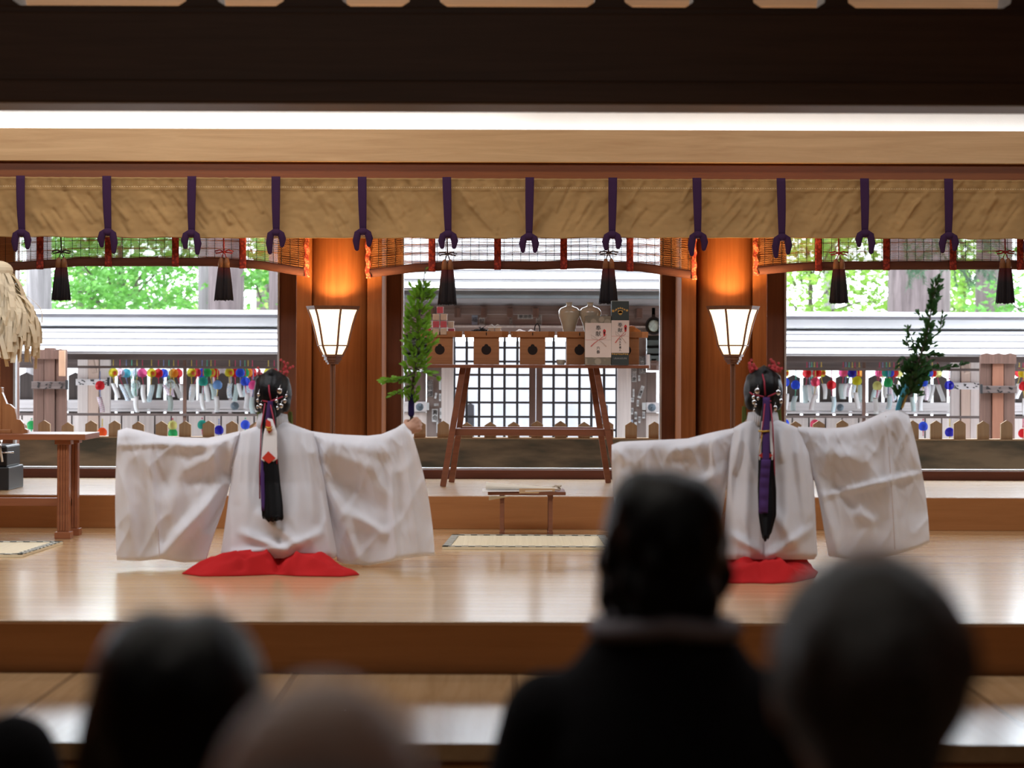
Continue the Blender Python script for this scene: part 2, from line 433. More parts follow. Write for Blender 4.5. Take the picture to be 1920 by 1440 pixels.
def valance(u, v):
    x = lerp(XX(-160, d), XX(2080, d), u); h = lerp(0, zt-zbn, v)
    y = 0
    for w in wr:
        if abs(w[0]-x) < .3: y += w[5]*math.exp(-(seg_d(x, h, *w[:4])/w[4])**2)
    y += .006*nz(x*9, h*14) + .003*nz(x*30, h*40)
    y += .012*math.cos(min(1, v*9)*PI/2)*0 - .02*math.exp(-((h-.325)/.008)**2)*-.25
    if h > .34: y += .006*math.sin(x*75+2*nz(x*4))
    near = min(abs(x-s) for s in sx); y += .010*math.exp(-(near/.05)**2)     # pulled in by each strap
    y -= .03*math.sin(PI*min(1, max(0, v)))**.6
    z = zbn+h + (.008*nz(x*5) if v < .04 else 0)+.012*math.sin(x*.8)*(1-v)*.5
    return Vector((x, d-y*1.0, z))
vm_ = MB().grid(valance, 900, 44)
valc = cloth('tan_valance_cloth', (.43,.275,.12), .08, amt=.08)
vo = vm_.build('cloth', valc, nv_, True, solid=.006)
st = MB()
for i in range(480):
    x = lerp(XX(-150, d), XX(2070, d), i/480); 
    st.tube([(x, d-.043, ZZ(353, d)), (x+.008, d-.043, ZZ(353, d)-.0005)], .0016, 5)
st.build('seam', mat('pale_stitching', (.75,.62,.42), .9), nv_)
purple = cloth('dark_purple_strap', (.045,.018,.06), .05)
for i, (a, b, yb) in enumerate(strapx):
    xa, xb = XX(a, d), XX(b, d); zk = ZZ(yb-32, d)
    w = .029
    mb = MB()
    mb.grid(lambda u, v: Vector((lerp(xa, xb, v)+(u-.5)*2*w*(1-.25*v*v), d-.055-.012*math.sin(PI*v), lerp(zt+.004, zk, v))), 6, 14)
    s_ = mb.build('strap', purple, nv_, True, solid=.008)
    kn = MB().ell((xb, d-.07, zk-.012), (.033, .026, .024), 14, 10)
    for sgn in (-1, 1):
        k2 = 1+.25*R.uniform(-1, 1)
        kn.tube([(xb+sgn*.008, d-.07, zk), (xb+sgn*.034, d-.075, zk-.022), (xb+sgn*.044, d-.07, zk-.065*k2), (xb+sgn*.040, d-.065, zk-.112*k2)], [.018, .025, .025, .016], 10, flat=.55, flatdir=(0, 1, 0), ball=True)
    kn.build('knot', purple, s_, True)
    MB().box((xa, d-.062, ZZ(353, d)), (.02, .004, .006)).build('stitch', mat('white_stitch', (.8,.75,.75), .9), s_)

# ================================================================ bamboo blinds and their tassels
def blind(x0, x1, ribs, cols, edges, label):
    """cols: (px, bottom py) of the hanging hem"""
    d = 13.97
    t = thing('bamboo_blind', ((XX(x0, d)+XX(x1, d))/2, d, ZZ(505, d)), label, 'blind', 'bamboo blinds under the valance')
    def bot(px): return pl(cols, px)[0]
    def top(px): return 372
    n = max(8, int((x1-x0)/14))
    sm = MB()
    ns = 66
    for k in range(ns):
        v = k/(ns-1)
        pts = []
        for i in range(n+1):
            px = lerp(x0, x1, i/n)
            py = lerp(top(px), bot(px)-14, v)+.5*math.sin(k*12.9+i*.7)
            pts.append(W(px, py, d+.004*math.sin(k*3.1+i*.5)))
        sm.tube(pts, .0021 if k % 9 else .0032, 4, False)
    sm.build('slats', wood('bamboo_slats', (.30,.13,.05), (.45,.22,.09), 0, rough=.5), t)
    th = MB()
    px = x0+6
    while px < x1:
        th.tube([W(px, top(px), d-.006), W(px, bot(px)-10, d-.006)], .0018, 4, False); px += 15.7
    th.build('threads', mat('black_thread', (.015,.012,.012), .8), t)
    hem = MB()
    pts = [W(lerp(x0, x1, i/(n*2)), bot(lerp(x0, x1, i/(n*2)))-8, d) for i in range(n*2+1)]
    rings = [[p+Vector((0, .018*math.cos(a), .031*math.sin(a))) for a in [2*PI*k/12 for k in range(12)]] for p in pts]
    hem.loft(rings).build('hem_roll', mat('brown_red_hem', (.12,.04,.025), .7, bump=.3, bscale=90, stretch=(1, 1, 8)), t, True)
    bro = pattern('red_brocade', (.42,.055,.035), (.20,.02,.018), 'cells', 46)
    edg = pattern('orange_red_brocade_edge', (.75,.22,.10), (.40,.05,.03), 'cells', 70)
    for px in ribs:
        mb = MB().grid(lambda u, v: W(px+(u-.5)*13, lerp(top(px), bot(px)+1, v), d-.02-.016*math.exp(-((v-.93)/.06)**2)-.003*math.sin(v*26)), 4, 40)
        mb.build('ribbon', bro, t, True, solid=.004)
    for px in edges:
        mb = MB().grid(lambda u, v: W(px+(u-.5)*9+1.2*math.sin(v*40), lerp(top(px), bot(px)+1, v), d-.016-.006*math.sin(v*34)), 4, 60)
        mb.build('edge_ribbon', edg, t, True, solid=.005)
    return t
blind(-90, 577, [-45, 75, 203, 329, 455], [(-100, 520), (30, 507), (150, 499), (400, 499), (490, 505), (577, 519)], [575], 'red-ribboned bamboo blind over the window above the paper streamer wand')
blind(688, 1304, [810, 933, 1057, 1181], [(688, 521), (780, 510), (880, 504), (1000, 506), (1100, 503), (1200, 509), (1304, 524)], [690, 1301], 'red-ribboned bamboo blind over the window behind the offering table')
blind(1412, 2100, [1535, 1662, 1787, 1913, 2040], [(1412, 516), (1500, 508), (1600, 506), (1900, 505), (2100, 512)], [1417], 'red-ribboned bamboo blind over the window behind the slanting branch')
def tassel(px, py0, py1, cordc, label, w=.058):
    d = 13.86
    p = W(px, py0, d)
    t = thing('tassel', W(px, py1, d), label, 'tassel', 'black tassels hanging below the blinds')
    cm = mat('tassel_cord_'+cordc, (.25,.015,.02) if cordc == 'red' else (.02,.012,.015), .8)
    mb = MB()
    k = W(px, py0-9, d)
    mb.tube([W(px-1, 440, d), k], .005, 6).ell(k, (.012, .01, .011), 8, 6)
    for s in (-1, 1):
        mb.tube([k, k+Vector((s*.03, 0, .012)), k+Vector((s*.066, 0, .002)), k+Vector((s*.055, 0, -.012)), k+Vector((s*.02, 0, -.004)), k], .0045, 6)
        mb.tube([k, k+Vector((s*.012, 0, -.03)), p+Vector((s*.017, 0, -.012))], .0035, 6)
    mb.build('bow_cord', cm, t, True)
    zs = p.z; ze = ZZ(py1, d, px)
    hd = MB()
    for s in (-1, 1):
        hd.lathe([(.002, zs-.005), (.012, zs-.012), (.02, zs-.04), (.022, zs-.078)], (p.x+s*.020, d, 0), 14)
    hd.build('wooden_head', mat('tassel_head_wood', (.28,.13,.06), .5), t, True)
    m, nt, b = (MATS.get('tassel_dye'), None, None)
    if m is None:
        m, nt, b = _nm('tassel_dye'); MATS['tassel_dye'] = m      # dip-dyed: crimson upper third, black below
        tc = N(nt, 'ShaderNodeTexCoord'); s3 = N(nt, 'ShaderNodeSeparateXYZ'); nt.links.new(tc.outputs['Object'], s3.inputs[0])
        cr = N(nt, 'ShaderNodeValToRGB'); cr.color_ramp.elements[0].position = .10; cr.color_ramp.elements[1].position = .19
        mr = N(nt, 'ShaderNodeMath', operation='MULTIPLY'); mr.inputs[1].default_value = .7
        nt.links.new(s3.outputs[2], mr.inputs[0]); nt.links.new(mr.outputs[0], cr.inputs[0])
        cr.color_ramp.elements[0].color = (.008, .006, .01, 1); cr.color_ramp.elements[1].color = (.12, .012, .02, 1)
        nt.links.new(cr.outputs[0], b.inputs['Base Color']); b.inputs['Roughness'].default_value = .8
    sk = MB()
    for s in (-1, 1):
        c = p.x+s*.020
        prof = [(.020, zs-.072), (.024, zs-.11), (.032, lerp(zs-.1, ze, .5)), (.037, ze+.02), (.036, ze)]
        rings = []
        for r, z in prof:
            rings.append([Vector((c+s*(r-.02)*.35+r*(1+.07*math.cos(9*a+s))*math.cos(a), d+r*math.sin(a)*(1+.07*math.cos(9*a)), z+(.006*math.sin(a*7) if z == ze else 0))) for a in [2*PI*q/36 for q in range(36)]])
        sk.loft(rings)
        for q in range(26):
            a = R.uniform(0, 2*PI); r = .034
            sk.tube([(c+s*.006+r*.9*math.cos(a), d+r*.9*math.sin(a), ze+.09), (c+s*.007+(r+.006)*math.cos(a), d+(r+.006)*math.sin(a), ze-R.uniform(-.004, .012))], .0013, 4)
    sk.build('skirt', m, t, True)
    return t
tassel(115, 481, 562, 'black', 'black tassel hanging from the blind nearest the paper streamer wand')
tassel(420, 481, 562, 'red', 'black tassel on a red cord in front of the broad grey-brown tree trunk')
tassel(839, 485, 570, 'black', 'black tassel hanging just above the pyramid of red and white sweets')
tassel(1141, 483, 568, 'black', 'black tassel hanging just above the two boxed offerings')
tassel(1573, 484, 568, 'red', 'black tassel on a red cord between the glowing lamp and the biggest tree trunk')
tassel(1885, 482, 568, 'red', 'black tassel on a red cord above the dark plank gatepost at the far end')

# ================================================================ standing lamps
lampw = wood('brown_lamp_wood', (.13,.05,.025), (.2,.085,.04), 2, rough=.4, fine=60)
def lamp(px, rots, label):
    d = 13.7
    k = d/F
    base = W(px, 700, d); cx = base.x
    t = thing('standing_lamp', (cx, d, PT), label, 'lamp', 'standing paper lamps in front of the columns')
    prof = [(48, 579), (42.5, 592), (37, 610), (32, 630), (28, 648), (19, 665.5)]     # outer radius px, row
    def ring(r, py, ins=0): return [Vector((cx+(r-ins)*k*math.cos(a), d+(r-ins)*k*math.sin(a), ZZ(py, d, px))) for a in rots]
    # six glowing panels, one per side
    glow = MATS.get('lamp_paper')
    if not glow:
        glow, nt, b = _nm('lamp_paper'); MATS['lamp_paper'] = glow
        b.inputs['Base Color'].default_value = (.9, .8, .62, 1); b.inputs['Roughness'].default_value = .8
        b.inputs['Emission Color'].default_value = (1, .74, .46, 1); b.inputs['Emission Strength'].default_value = 2.6
        nzt = N(nt, 'ShaderNodeTexNoise'); nzt.inputs['Scale'].default_value = 9; mr = N(nt, 'ShaderNodeMapRange'); mr.inputs['To Min'].default_value = 1.9; mr.inputs['To Max'].default_value = 2.9
        nt.links.new(nzt.outputs['Fac'], mr.inputs[0]); nt.links.new(mr.outputs[0], b.inputs['Emission Strength'])
    for i in range(6):
        j = (i+1) % 6
        mb = MB()
        vs = []; fs = []
        for r, py in prof:
            rg = ring(r, py, 1.5); vs += [rg[i], rg[j]]
        fs = [[2*q, 2*q+1, 2*q+3, 2*q+2] for q in range(len(prof)-1)]
        mb.add(vs, fs).build('paper_panel', glow, t, solid=.003)
    fr = MB()
    for i in range(6):
        fr.tube([ring(r, py)[i] for r, py in prof], .0075, 6)
    for py, rr in ((648, 28.5),):
        rg = ring(rr, py)
        for i in range(6): fr.tube([rg[i], rg[(i+1) % 6]], .0045, 6)
    fr.build('ribs', lampw, t)
    rim = MB()
    o1 = ring(52, 574); o2 = ring(49, 581); i1 = ring(45, 574); i2 = ring(44, 581)
    vs = o1+o2+i1+i2
    fs = []
    for i in range(6):
        j = (i+1) % 6
        fs += [[i, j, 6+j, 6+i], [12+i, 18+i, 18+j, 12+j], [i, 12+i, 12+j, j], [6+i, 6+j, 18+j, 18+i]]
    rim.add(vs, fs).build('rim', lampw, t)
    co = MB()
    for r, a, b in ((20.5, 664.5, 669), (17, 668.5, 675.5), (14, 675, 679.5), (11, 679, 683)):
        co.loft([ring(r, b), ring(r, a)])
    co.build('collar', lampw, t)
    po = MB()
    for s in (-1, 1): po.span((cx+s*.0085-.0075, d-.016, PT+.05), (cx+s*.0085+.0075, d+.016, ZZ(681, d, px)), .003)
    po.build('pole', lampw, t)
    ba = MB().lathe([(.15, PT), (.15, PT+.025), (.10, PT+.04), (.05, PT+.06), (.03, PT+.075)], (cx, d, 0), 32)
    ba.build('base', lampw, t, 'auto')
    return cx, d
LAMPS = [lamp(624, [math.radians(a) for a in (-7, 53, 113, 173, 233, 293)], 'glowing six-sided paper lamp behind the dancer whose bare hand holds a branch'),
         lamp(1374, [math.radians(a) for a in (7, 67, 127, 187, 247, 307)], 'glowing six-sided paper lamp behind the dancer whose hands are hidden in sleeves')]
# ================================================================ offering table and what stands on it
d = 13.73
ot = thing('offering_table', (XX(1005, d), 13.97, PT), 'long red-brown offering table on splayed legs at the middle window', 'table')
tz = ZZ(684, d)
MB().span((XX(795, d), d-.06, tz-.022), (XX(1216, d), d+.62, tz), .004).build('table_top', altarw, ot)
for (tx, bx, dy, fy) in ((868, 831, 13.78, 13.75), (875, 843, 14.16, 14.24), (1118, 1160, 13.78, 13.75), (1112, 1148, 14.16, 14.24)):
    p = Vector((XX(tx, d), dy, tz-.018)); q = Vector((XX(bx, d), fy, PT))
    mb = MB().bar(q+Vector((0, 0, .001)), p, .042, .036, .004)
    mb.build('leg', altarw, ot)
zz_ = ZZ(811, d)
MB().span((XX(850, d), 13.79, zz_-.024), (XX(1150, d), 13.82, zz_+.024), .003).build('stretcher', altarw, ot)
MB().span((XX(855, d), 14.19, zz_-.024), (XX(1145, d), 14.22, zz_+.024), .003).build('stretcher', altarw, ot)
for s in (858, 1140):
    MB().span((XX(s, d)-.012, 13.8, zz_-.02), (XX(s, d)+.012, 14.2, zz_+.02), .003).build('stretcher', altarw, ot)

markm = mat('dark_hole_and_peg', (.02,.012,.01), .9)  # near-black: the hole's shade as colour, and the pegs
def sanbo(pc, label):
    d = 13.86; x = XX(pc, d, 650); k = d/F
    z0 = tz+.001
    t = thing('offering_stand', (x, d+.02, z0), label, 'offering stand', 'square wooden offering stands on the table')
    zt = ZZ(621, 13.73); zm = ZZ(632, 13.73)
    hw = 41.5*k; bw = 23.8*k
    mb = MB()
    mb.span((x-bw, d-bw+.04, z0), (x+bw, d+bw+.04, zm+.002), .003)
    mb.build('box_body', traysw, t)
    tr = MB()
    y0, y1 = d-hw+.08, d+hw+.08
    c = .045
    oc = [(x-hw+c, y0), (x+hw-c, y0), (x+hw, y0+c), (x+hw, y1-c), (x+hw-c, y1), (x-hw+c, y1), (x-hw, y1-c), (x-hw, y0+c)]
    def rg(z, ins): return [Vector((x+(a-x)*(1-ins), (y0+y1)/2+(b-(y0+y1)/2)*(1-ins), z)) for a, b in oc]
    tr.loft([rg(zm, .02), rg(zt, 0), rg(zt, .07), rg(zm+.012, .08)])
    tr.build('tray', traysw, t)
    MB().span((x-.003, y0-.003, zm+.012), (x+.003, y0+.001, zt-.008)).build('peg', markm, t)
    pts = []
    for q in range(40):                                   # dark plate: painted shade of a plum-jewel shaped hole
        a = 2*PI*q/40
        r = 9.2*k; px_, pz_ = r*math.cos(a), r*math.sin(a)-1.5*k
        if pz_ > 0: pz_ = min(pz_, 5*k)+(4.5*k*math.sqrt(max(0, 1-(px_/(4.2*k))**2)) if abs(px_) < 4.2*k else 0)
        pts.append((x+px_, ZZ(654.5, 13.73)+pz_))
    MB().prism(pts, d-bw+.0385, d-bw+.045).build('hole_shade', markm, t)
    return x, zt
SB = [sanbo(825, 'orange-brown offering stand under the pyramid of red and white sweets'),
      sanbo(912, 'orange-brown offering stand under the black seaweed and the white wrapped bundle'),
      sanbo(998.5, 'orange-brown offering stand at the middle of the offering table'),
      sanbo(1086, 'orange-brown offering stand under the two pale sake jars'),
      sanbo(1173.5, 'orange-brown offering stand half hidden behind the two boxed gifts')]
zt = ZZ(632, 13.73)+.0128
# pyramid of wrapped sweets
redm = mat('red_sweet', (.55,.04,.07), .35, noise_amt=.15, nscale=40); whm = mat('cream_sweet', (.62,.46,.33), .4, noise_amt=.1, nscale=40)
film = glassy('clear_wrapper', (.95,.95,.95), .12, .1)
first = {}
x0 = XX(825.5, 13.8); a = .0485
tops = ['topmost', 'second tier', 'third tier', 'bottom tier']
rows = [(3, [(-2, 'r'), (-1, 'w'), (0, 'r'), (1, 'w'), (2, 'r')]), (2, [(-1.5, 'w'), (-.5, 'r'), (.5, 'r'), (1.5, 'w')]), (1, [(-.5, 'w'), (.5, 'w')]), (0, [(0, 'r')])]
layout = []
for lv, (n, zlev) in enumerate(((3, 0), (3, 1), (2, 2), (1, 3))):
    rot = PI/4 if lv < 2 else 0
    cs = [(i-(n-1)/2, j-(n-1)/2) for i in range(n) for j in range(n)] if n < 3 else [(-1, 0), (0, -1), (1, 0), (0, 1), (0, 0), (-.5, -.5), (.5, -.5)][:5]
    layout.append((zlev, cs))
def cube(px, lv, y, col, label, w=.047):
    z = zt+lv*.050
    p = Vector((XX(px, y), y, z))
    if col not in first:
        t = thing('wrapped_sweet', p, label, 'sweet', 'red and white wrapped sweets stacked in a pyramid')
        MB().box(p+Vector((0, 0, .0245)), (w-.004, w-.004, .044), .004).build('sweet', redm if col == 'r' else whm, t)
        mb = MB().box(p+Vector((0, 0, .0245)), (w, w, .048), .005)
        for s in (-1, 1): mb.box(p+Vector((s*w/2, 0, .044)), (.006, w*.8, .008), .001)
        mb.build('wrapper', film, t)
        first[col] = t
    else: copy_tree(first[col], p, label)
for px, c, y, tx in ((803, 'r', 13.84, 'at the outer end beside the leaves, bottom tier'), (817.5, 'w', 13.80, 'front of the bottom tier, beside the leaves'), (831.5, 'w', 13.80, 'front of the bottom tier, nearer the seaweed'), (846, 'r', 13.84, 'at the end of the bottom tier nearest the seaweed')):
    cube(px, 0, y, c, ('red' if c == 'r' else 'cream')+' wrapped sweet '+tx)
for px, c, y, tx in ((804, 'w', 13.845, 'second tier, outer end beside the leaves'), (817.5, 'r', 13.80, 'front of the second tier, beside the leaves'), (831.5, 'r', 13.80, 'front of the second tier, nearer the seaweed'), (845, 'w', 13.845, 'second tier, end nearest the seaweed')):
    cube(px, 1, y, c, ('red' if c == 'r' else 'cream')+' wrapped sweet, '+tx)
cube(817.5, 2, 13.82, 'w', 'cream wrapped sweet, third tier of the pyramid, beside the leaves'); cube(832, 2, 13.82, 'w', 'cream wrapped sweet, third tier of the pyramid, nearer the seaweed')
cube(825, 3, 13.83, 'r', 'red wrapped sweet topmost on the pyramid, under the tassel')
# seaweed
sw = MB()
cx = XX(901, 13.85)
for i in range(60):
    a = R.uniform(0, 2*PI); r = R.uniform(.005, .05)
    p = Vector((cx+r*1.1*math.cos(a), 13.86+r*math.sin(a), zt+.004))
    q = p+Vector((R.uniform(-.03, .03), R.uniform(-.02, .02), R.uniform(.030, .080)*(1-r/.09)))
    sw.tube([p, (p+q)/2+Vector((R.uniform(-.012, .012), 0, .012)), q+Vector((R.uniform(-.02, .02), 0, -.005))], [.006, .007, .003], 5, flat=.4)
sw.ell((cx, 13.86, zt+.010), (.055, .05, .0115), 14, 8)
tag(sw.build('seaweed', mat('black_seaweed', (.01,.01,.012), .5), smooth=True), 'crumpled black dried seaweed on the second offering stand', 'seaweed')
# white tied bundle
cx = XX(927, 13.85)
t = thing('wrapped_bundle', (cx, 13.86, zt), 'small cream bundle tied with white paper beside the black seaweed', 'bundle')
MB().span((cx-.042, 13.82, zt), (cx-.003, 13.89, zt+.052), .006).span((cx+.003, 13.82, zt), (cx+.042, 13.89, zt+.052), .006).build('packets', mat('cream_packet', (.62,.42,.28), .6), t)
mb = MB().span((cx-.048, 13.815, zt+.050), (cx+.048, 13.895, zt+.059), .003)
for s in (-1, 1):
    mb.tube([(cx, 13.85, zt+.060), (cx+s*.02, 13.85, zt+.076), (cx+s*.035, 13.85, zt+.070)], [.006, .007, .003], 6, flat=.4)
    mb.tube([(cx+s*.045, 13.815, zt+.04), (cx+s*.05, 13.81, zt+.012)], [.004, .005], 5, flat=.5)
mb.build('paper_tie', mat('white_paper', (.82,.82,.80), .8), t)
# flat pale offerings on the middle stand
for i, (px, w, l) in enumerate(((975, .075, 'thin curved strip of pale dried food on the middle offering stand, nearer the seaweed'), (996, .055, 'small pale dried slice on the middle offering stand, nearer the sake jars'))):
    cx = XX(px, 13.85)
    mb = MB().grid(lambda u, v: Vector((cx+(u-.5)*2*w*.8, 13.82+v*.08, zt+.006+.034*math.sin(PI*u)*(.5+.5*v)+.003*math.sin(u*17))), 18, 5)
    o = mb.build('dried_food', mat('pale_dried_food', (.55,.42,.33), .6, nscale=30, bump=.3), None, True, solid=.006); tag(o, l, 'offering', 'dried foods on the middle stand')
# dark loop handle thing next to it
cx = XX(1007, 13.9); t = MB()
t.tube([Vector((cx+.018*math.sin(a), 13.9, zt+.042-.04*math.cos(a))) for a in [2*PI*q/18 for q in range(19)]], .0045, 7)
tag(t.build('cord_loop', black, None, True), 'thin black upright loop on the middle offering stand', 'loop')
# sake jars
jar_m = mat('pale_celadon_glaze', (.42,.36,.27), .12, noise_amt=.06, spec=.6)
def jar(px, label):
    cx = XX(px, 13.86); h = .232
    pr = [(.0, 0), (.047, 0), (.047, .006), (.044, .03), (.047, .06), (.058, .095), (.071, .13), (.0765, .155), (.074, .175), (.060, .192), (.034, .202), (.022, .208), (.019, .217), (.022, .229), (.024, .232), (.019, .232), (.016, .217)]
    t = MB().lathe([(max(r, .0005), zt+z) for r, z in pr], (cx, 13.88, 0), 40)
    o = t.build('sake_jar', jar_m, None, 'auto'); tag(o, label, 'jar', 'pale sake jars on the table'); return o
jar(1067, 'pale glazed sake jar standing wholly clear of the gift boxes'); jar(1106.5, 'pale glazed sake jar partly hidden by the taller grey-wrapped gift box')
# orange loaf-like offering
cx = XX(1188, 13.86)
o = MB().ell((cx-.01, 13.88, zt+.028), (.06, .05, .03), 18, 12, fn=lambda p, q: q*(1+.12*math.sin(p.x*6)+.1*math.sin(p.z*5+p.y*4))).ell((cx-.015, 13.88, zt+.05), (.032, .03, .022), 14, 8).build('bread_offering', mat('orange_crust', (.55,.22,.06), .6, nscale=30, bump=.3), None, True)
tag(o, 'lumpy orange-brown offering behind the dark gift box', 'offering')
# little cup on the table
cx = XX(1051.5, 13.72); t = MB()
t.lathe([(.022, tz+.001), (.026, tz+.004), (.031, tz+.036), (.029, tz+.036), (.024, tz+.008), (.001, tz+.007)], (cx, 13.72, 0), 28)
tag(t.build('small_cup', mat('grey_green_cup', (.34,.31,.25), .3), None, 'auto'), 'small grey-green cup on the table between two offering stands', 'cup')
# gift boxes with offering papers
paper = mat('offering_paper', (.72,.62,.58), .8, noise_amt=.02)
ink = mat('black_ink', (.012,.012,.012), .8); redink = mat('red_cord_print', (.62,.16,.14), .7); redd = mat('red_ornament', (.6,.03,.03), .6)
paleprint = mat('pale_cord_print', (.58,.47,.42), .7)
def giftbox(xa, xb, ya, pa, pb, yb, depth, m, label, l1, l2, p1, p2, s1, s2, nx, ny, cy):
    d = 13.66; x0, x1 = XX(xa, d), XX(xb, d); z0, z1 = tz+.0005, ZZ(ya, d)
    t = thing('gift_box', ((x0+x1)/2, d+depth/2, z0), label, 'gift box')
    MB().span((x0, d, z0), (x1, d+depth, z1), .003).build('carton', m, t)
    pz1, pz0 = ZZ(pa, d), ZZ(pb, d)
    pp = MB().span((x0-.0012, d-.0016, pz0), (x1+.0012, d-.0002, pz1)).build('paper_band', paper, t)
    y = d-.0022
    text_mesh(l1, (XX(p1[0], d), y, ZZ(p1[1], d)), s1, 'lettering', ink, pp)
    text_mesh(l2, (XX(p2[0], d), y, ZZ(p2[1], d)), s2, 'lettering', ink, pp)
    nb = Vector((XX(nx, d), y, ZZ(ny, d)))
    q = MB().prism([(nb.x-.010, nb.z+.014), (nb.x, nb.z+.025), (nb.x+.010, nb.z+.014), (nb.x+.006, nb.z-.022), (nb.x, nb.z-.028), (nb.x-.006, nb.z-.022)], y, y+.001)
    q.build('red_ornament_print', redd, pp)
    MB().prism([(nb.x-.005, nb.z+.006), (nb.x+.005, nb.z+.006), (nb.x+.003, nb.z-.012), (nb.x-.003, nb.z-.012)], y-.0006, y).build('dark_strip_print', ink, pp)
    kc = Vector((lerp(x0, x1, .52), y, ZZ(cy, d))); w = (x1-x0)
    k1 = MB(); k2 = MB()
    k1.tube([kc, kc+Vector((-.17*w, 0, -.022)), kc+Vector((-.30*w, 0, -.045))], [.002, .003, .0045], 5)
    k1.tube([kc, kc+Vector((.17*w, 0, .022)), kc+Vector((.3*w, 0, .040)), kc+Vector((.27*w, 0, .012)), kc], .0016, 5)
    k2.tube([kc, kc+Vector((.17*w, 0, -.022)), kc+Vector((.30*w, 0, -.045))], [.002, .003, .0045], 5)
    k2.tube([kc, kc+Vector((-.17*w, 0, .022)), kc+Vector((-.3*w, 0, .036)), kc+Vector((-.27*w, 0, .010)), kc], .0016, 5)
    k1.tube([(x0, y, kc.z), kc], .0008, 4); k2.tube([kc, (x1, y, kc.z)], .0008, 4)
    k1.build('red_cord_print', redink, pp); k2.build('pale_cord_print', paleprint, pp)
    return t, d, x0, x1, z0
giftbox(1097, 1145.5, 592, 605, 669.5, 683, .14, pattern('grey_patterned_carton', (.34,.30,.24), (.20,.18,.14), 'cells', 22),
        'wide grey patterned gift box with a white offering paper', '奉献', '六善', (1121.5, 620.5), (1121.5, 656), .038, .026, 1133, 623, 637)
t, d, x0, x1, z0 = giftbox(1146.5, 1179, 564, 600, 661, 683, .12, mat('black_green_carton', (.030,.042,.042), .5),
        'tall narrow dark gift box with gold pattern and a white offering paper', '奉献', '大久木達人', (1162.5, 614), (1162.5, 646), .034, .0175, 1172.5, 614.5, 630)
gold = mat('gold_print', (.50,.30,.08), .5, metal=.3)
g = MB(); y = d-.0008
def disc(x, z, r): g.prism([(x+r*math.cos(a), z+r*math.sin(a)) for a in [2*PI*q/14 for q in range(14)]], y-.0008, y)
cx = (x0+x1)/2; zz2 = ZZ(583, d)
g.span((cx-.017, y-.0008, zz2-.012), (cx+.017, y, zz2+.006)); disc(cx, zz2-.012, .014)
for q in range(5): disc(cx-.028+.014*q, zz2+.012+.010*math.sin(PI*q/4), .0062)
g.span((x0+.002, y-.0008, zz2-.006), (x0+.018, y, zz2+.010)); disc(x1-.014, zz2+.006, .008); disc(x0+.036-.01, zz2+.004, .004)
for q in range(9): disc(x0+.006+.013*q, ZZ(663, d)-.001*(q % 3), .0052)
g.build('gold_pattern', gold, t)
text_mesh('URAKASUMI', ((x0+x1)/2, y, ZZ(671.5, d)), .0165, 'lettering', mat('grey_print', (.30,.30,.30), .6), t, vertical=False)
MB().span((x0, d, ZZ(564, d)), (x1, d+.12, ZZ(564, d)+.002)).build('pale_top', mat('pale_green_top', (.5,.55,.45), .5), t)  # thin pale green sheet along the carton's top

# ================================================================ small desk with papers in front of the platform
d = 12.35
dk = thing('low_desk', (XX(986, d), d, 0), 'narrow low red-brown desk holding documents, standing before the step', 'desk')
zt2 = ZZ(919, d)
MB().span((XX(916, d), d-.17, zt2-.02), (XX(1060, d), d+.17, zt2), .003).build('desk_top', altarw, dk)
for px in (941.5, 1031.5):
    for dy in (-.11, .11):
        x = XX(px, d, 960)
        mb = MB().span((x-.013, d+dy-.02, .03), (x+.013, d+dy+.02, zt2-.02), .003).span((x-.016, d+dy-.024, 0), (x+.016, d+dy+.024, .035), .003).span((x-.016, d+dy-.024, zt2-.045), (x+.016, d+dy+.024, zt2-.02), .003)
        mb.build('leg', altarw, dk)
docm = mat('document_paper', (.80,.77,.68), .8, noise_amt=.03); whp = mat('white_sheet', (.85,.85,.86), .7, noise_amt=.02); kraft = mat('kraft_envelope', (.55,.36,.20), .7)
o = MB().grid(lambda u, v: Vector((lerp(XX(905, d), XX(1035, d), u), d-.19+.26*v+.02*u, zt2+.003+.004*u)), 4, 4).build('paper_sheet', whp, None, solid=.004)
tag(o, 'white sheet lying flat under the rolled document on the low desk', 'paper')
rings = []
for i in range(15):
    u = i/14; x = lerp(XX(912, d), XX(1045, d), u); h = lerp(.046, .014, u)
    rings.append([Vector((x, d-.10+.02*math.cos(a)*2, zt2+.010+h/2+h/2*math.sin(a))) for a in [2*PI*q/16 for q in range(16)]])
o = MB().loft(rings).build('rolled_document', docm, None, 'auto'); tag(o, 'cream rolled document on top of the papers on the low desk', 'document')
o = MB().bar((XX(974, d), d-.175, zt2+.006), (XX(1040, d), d-.155, zt2+.006), .03, .012, .002).build('envelope', kraft); tag(o, 'narrow brown envelope at the front edge of the low desk', 'envelope')
mb = MB()
mb.tube([(XX(1030, d), d-.1, zt2+.012), (XX(1042, d), d-.11, zt2+.036), (XX(1048, d), d-.12, zt2+.03), (XX(1050, d), d-.1, zt2+.012)], .006, 7).tube([(XX(1034, d), d-.13, zt2+.012), (XX(1044, d), d-.12, zt2+.022), (XX(1052, d), d-.08, zt2+.034)], .005, 7).tube([(XX(1026, d), d-.13, zt2+.02), (XX(1050, d), d-.14, zt2+.012)], .005, 7)
tag(mb.build('tied_cord', mat('beige_cord', (.5,.42,.33), .8), None, True), 'knotted beige cord beside the roll on the low desk', 'cord')
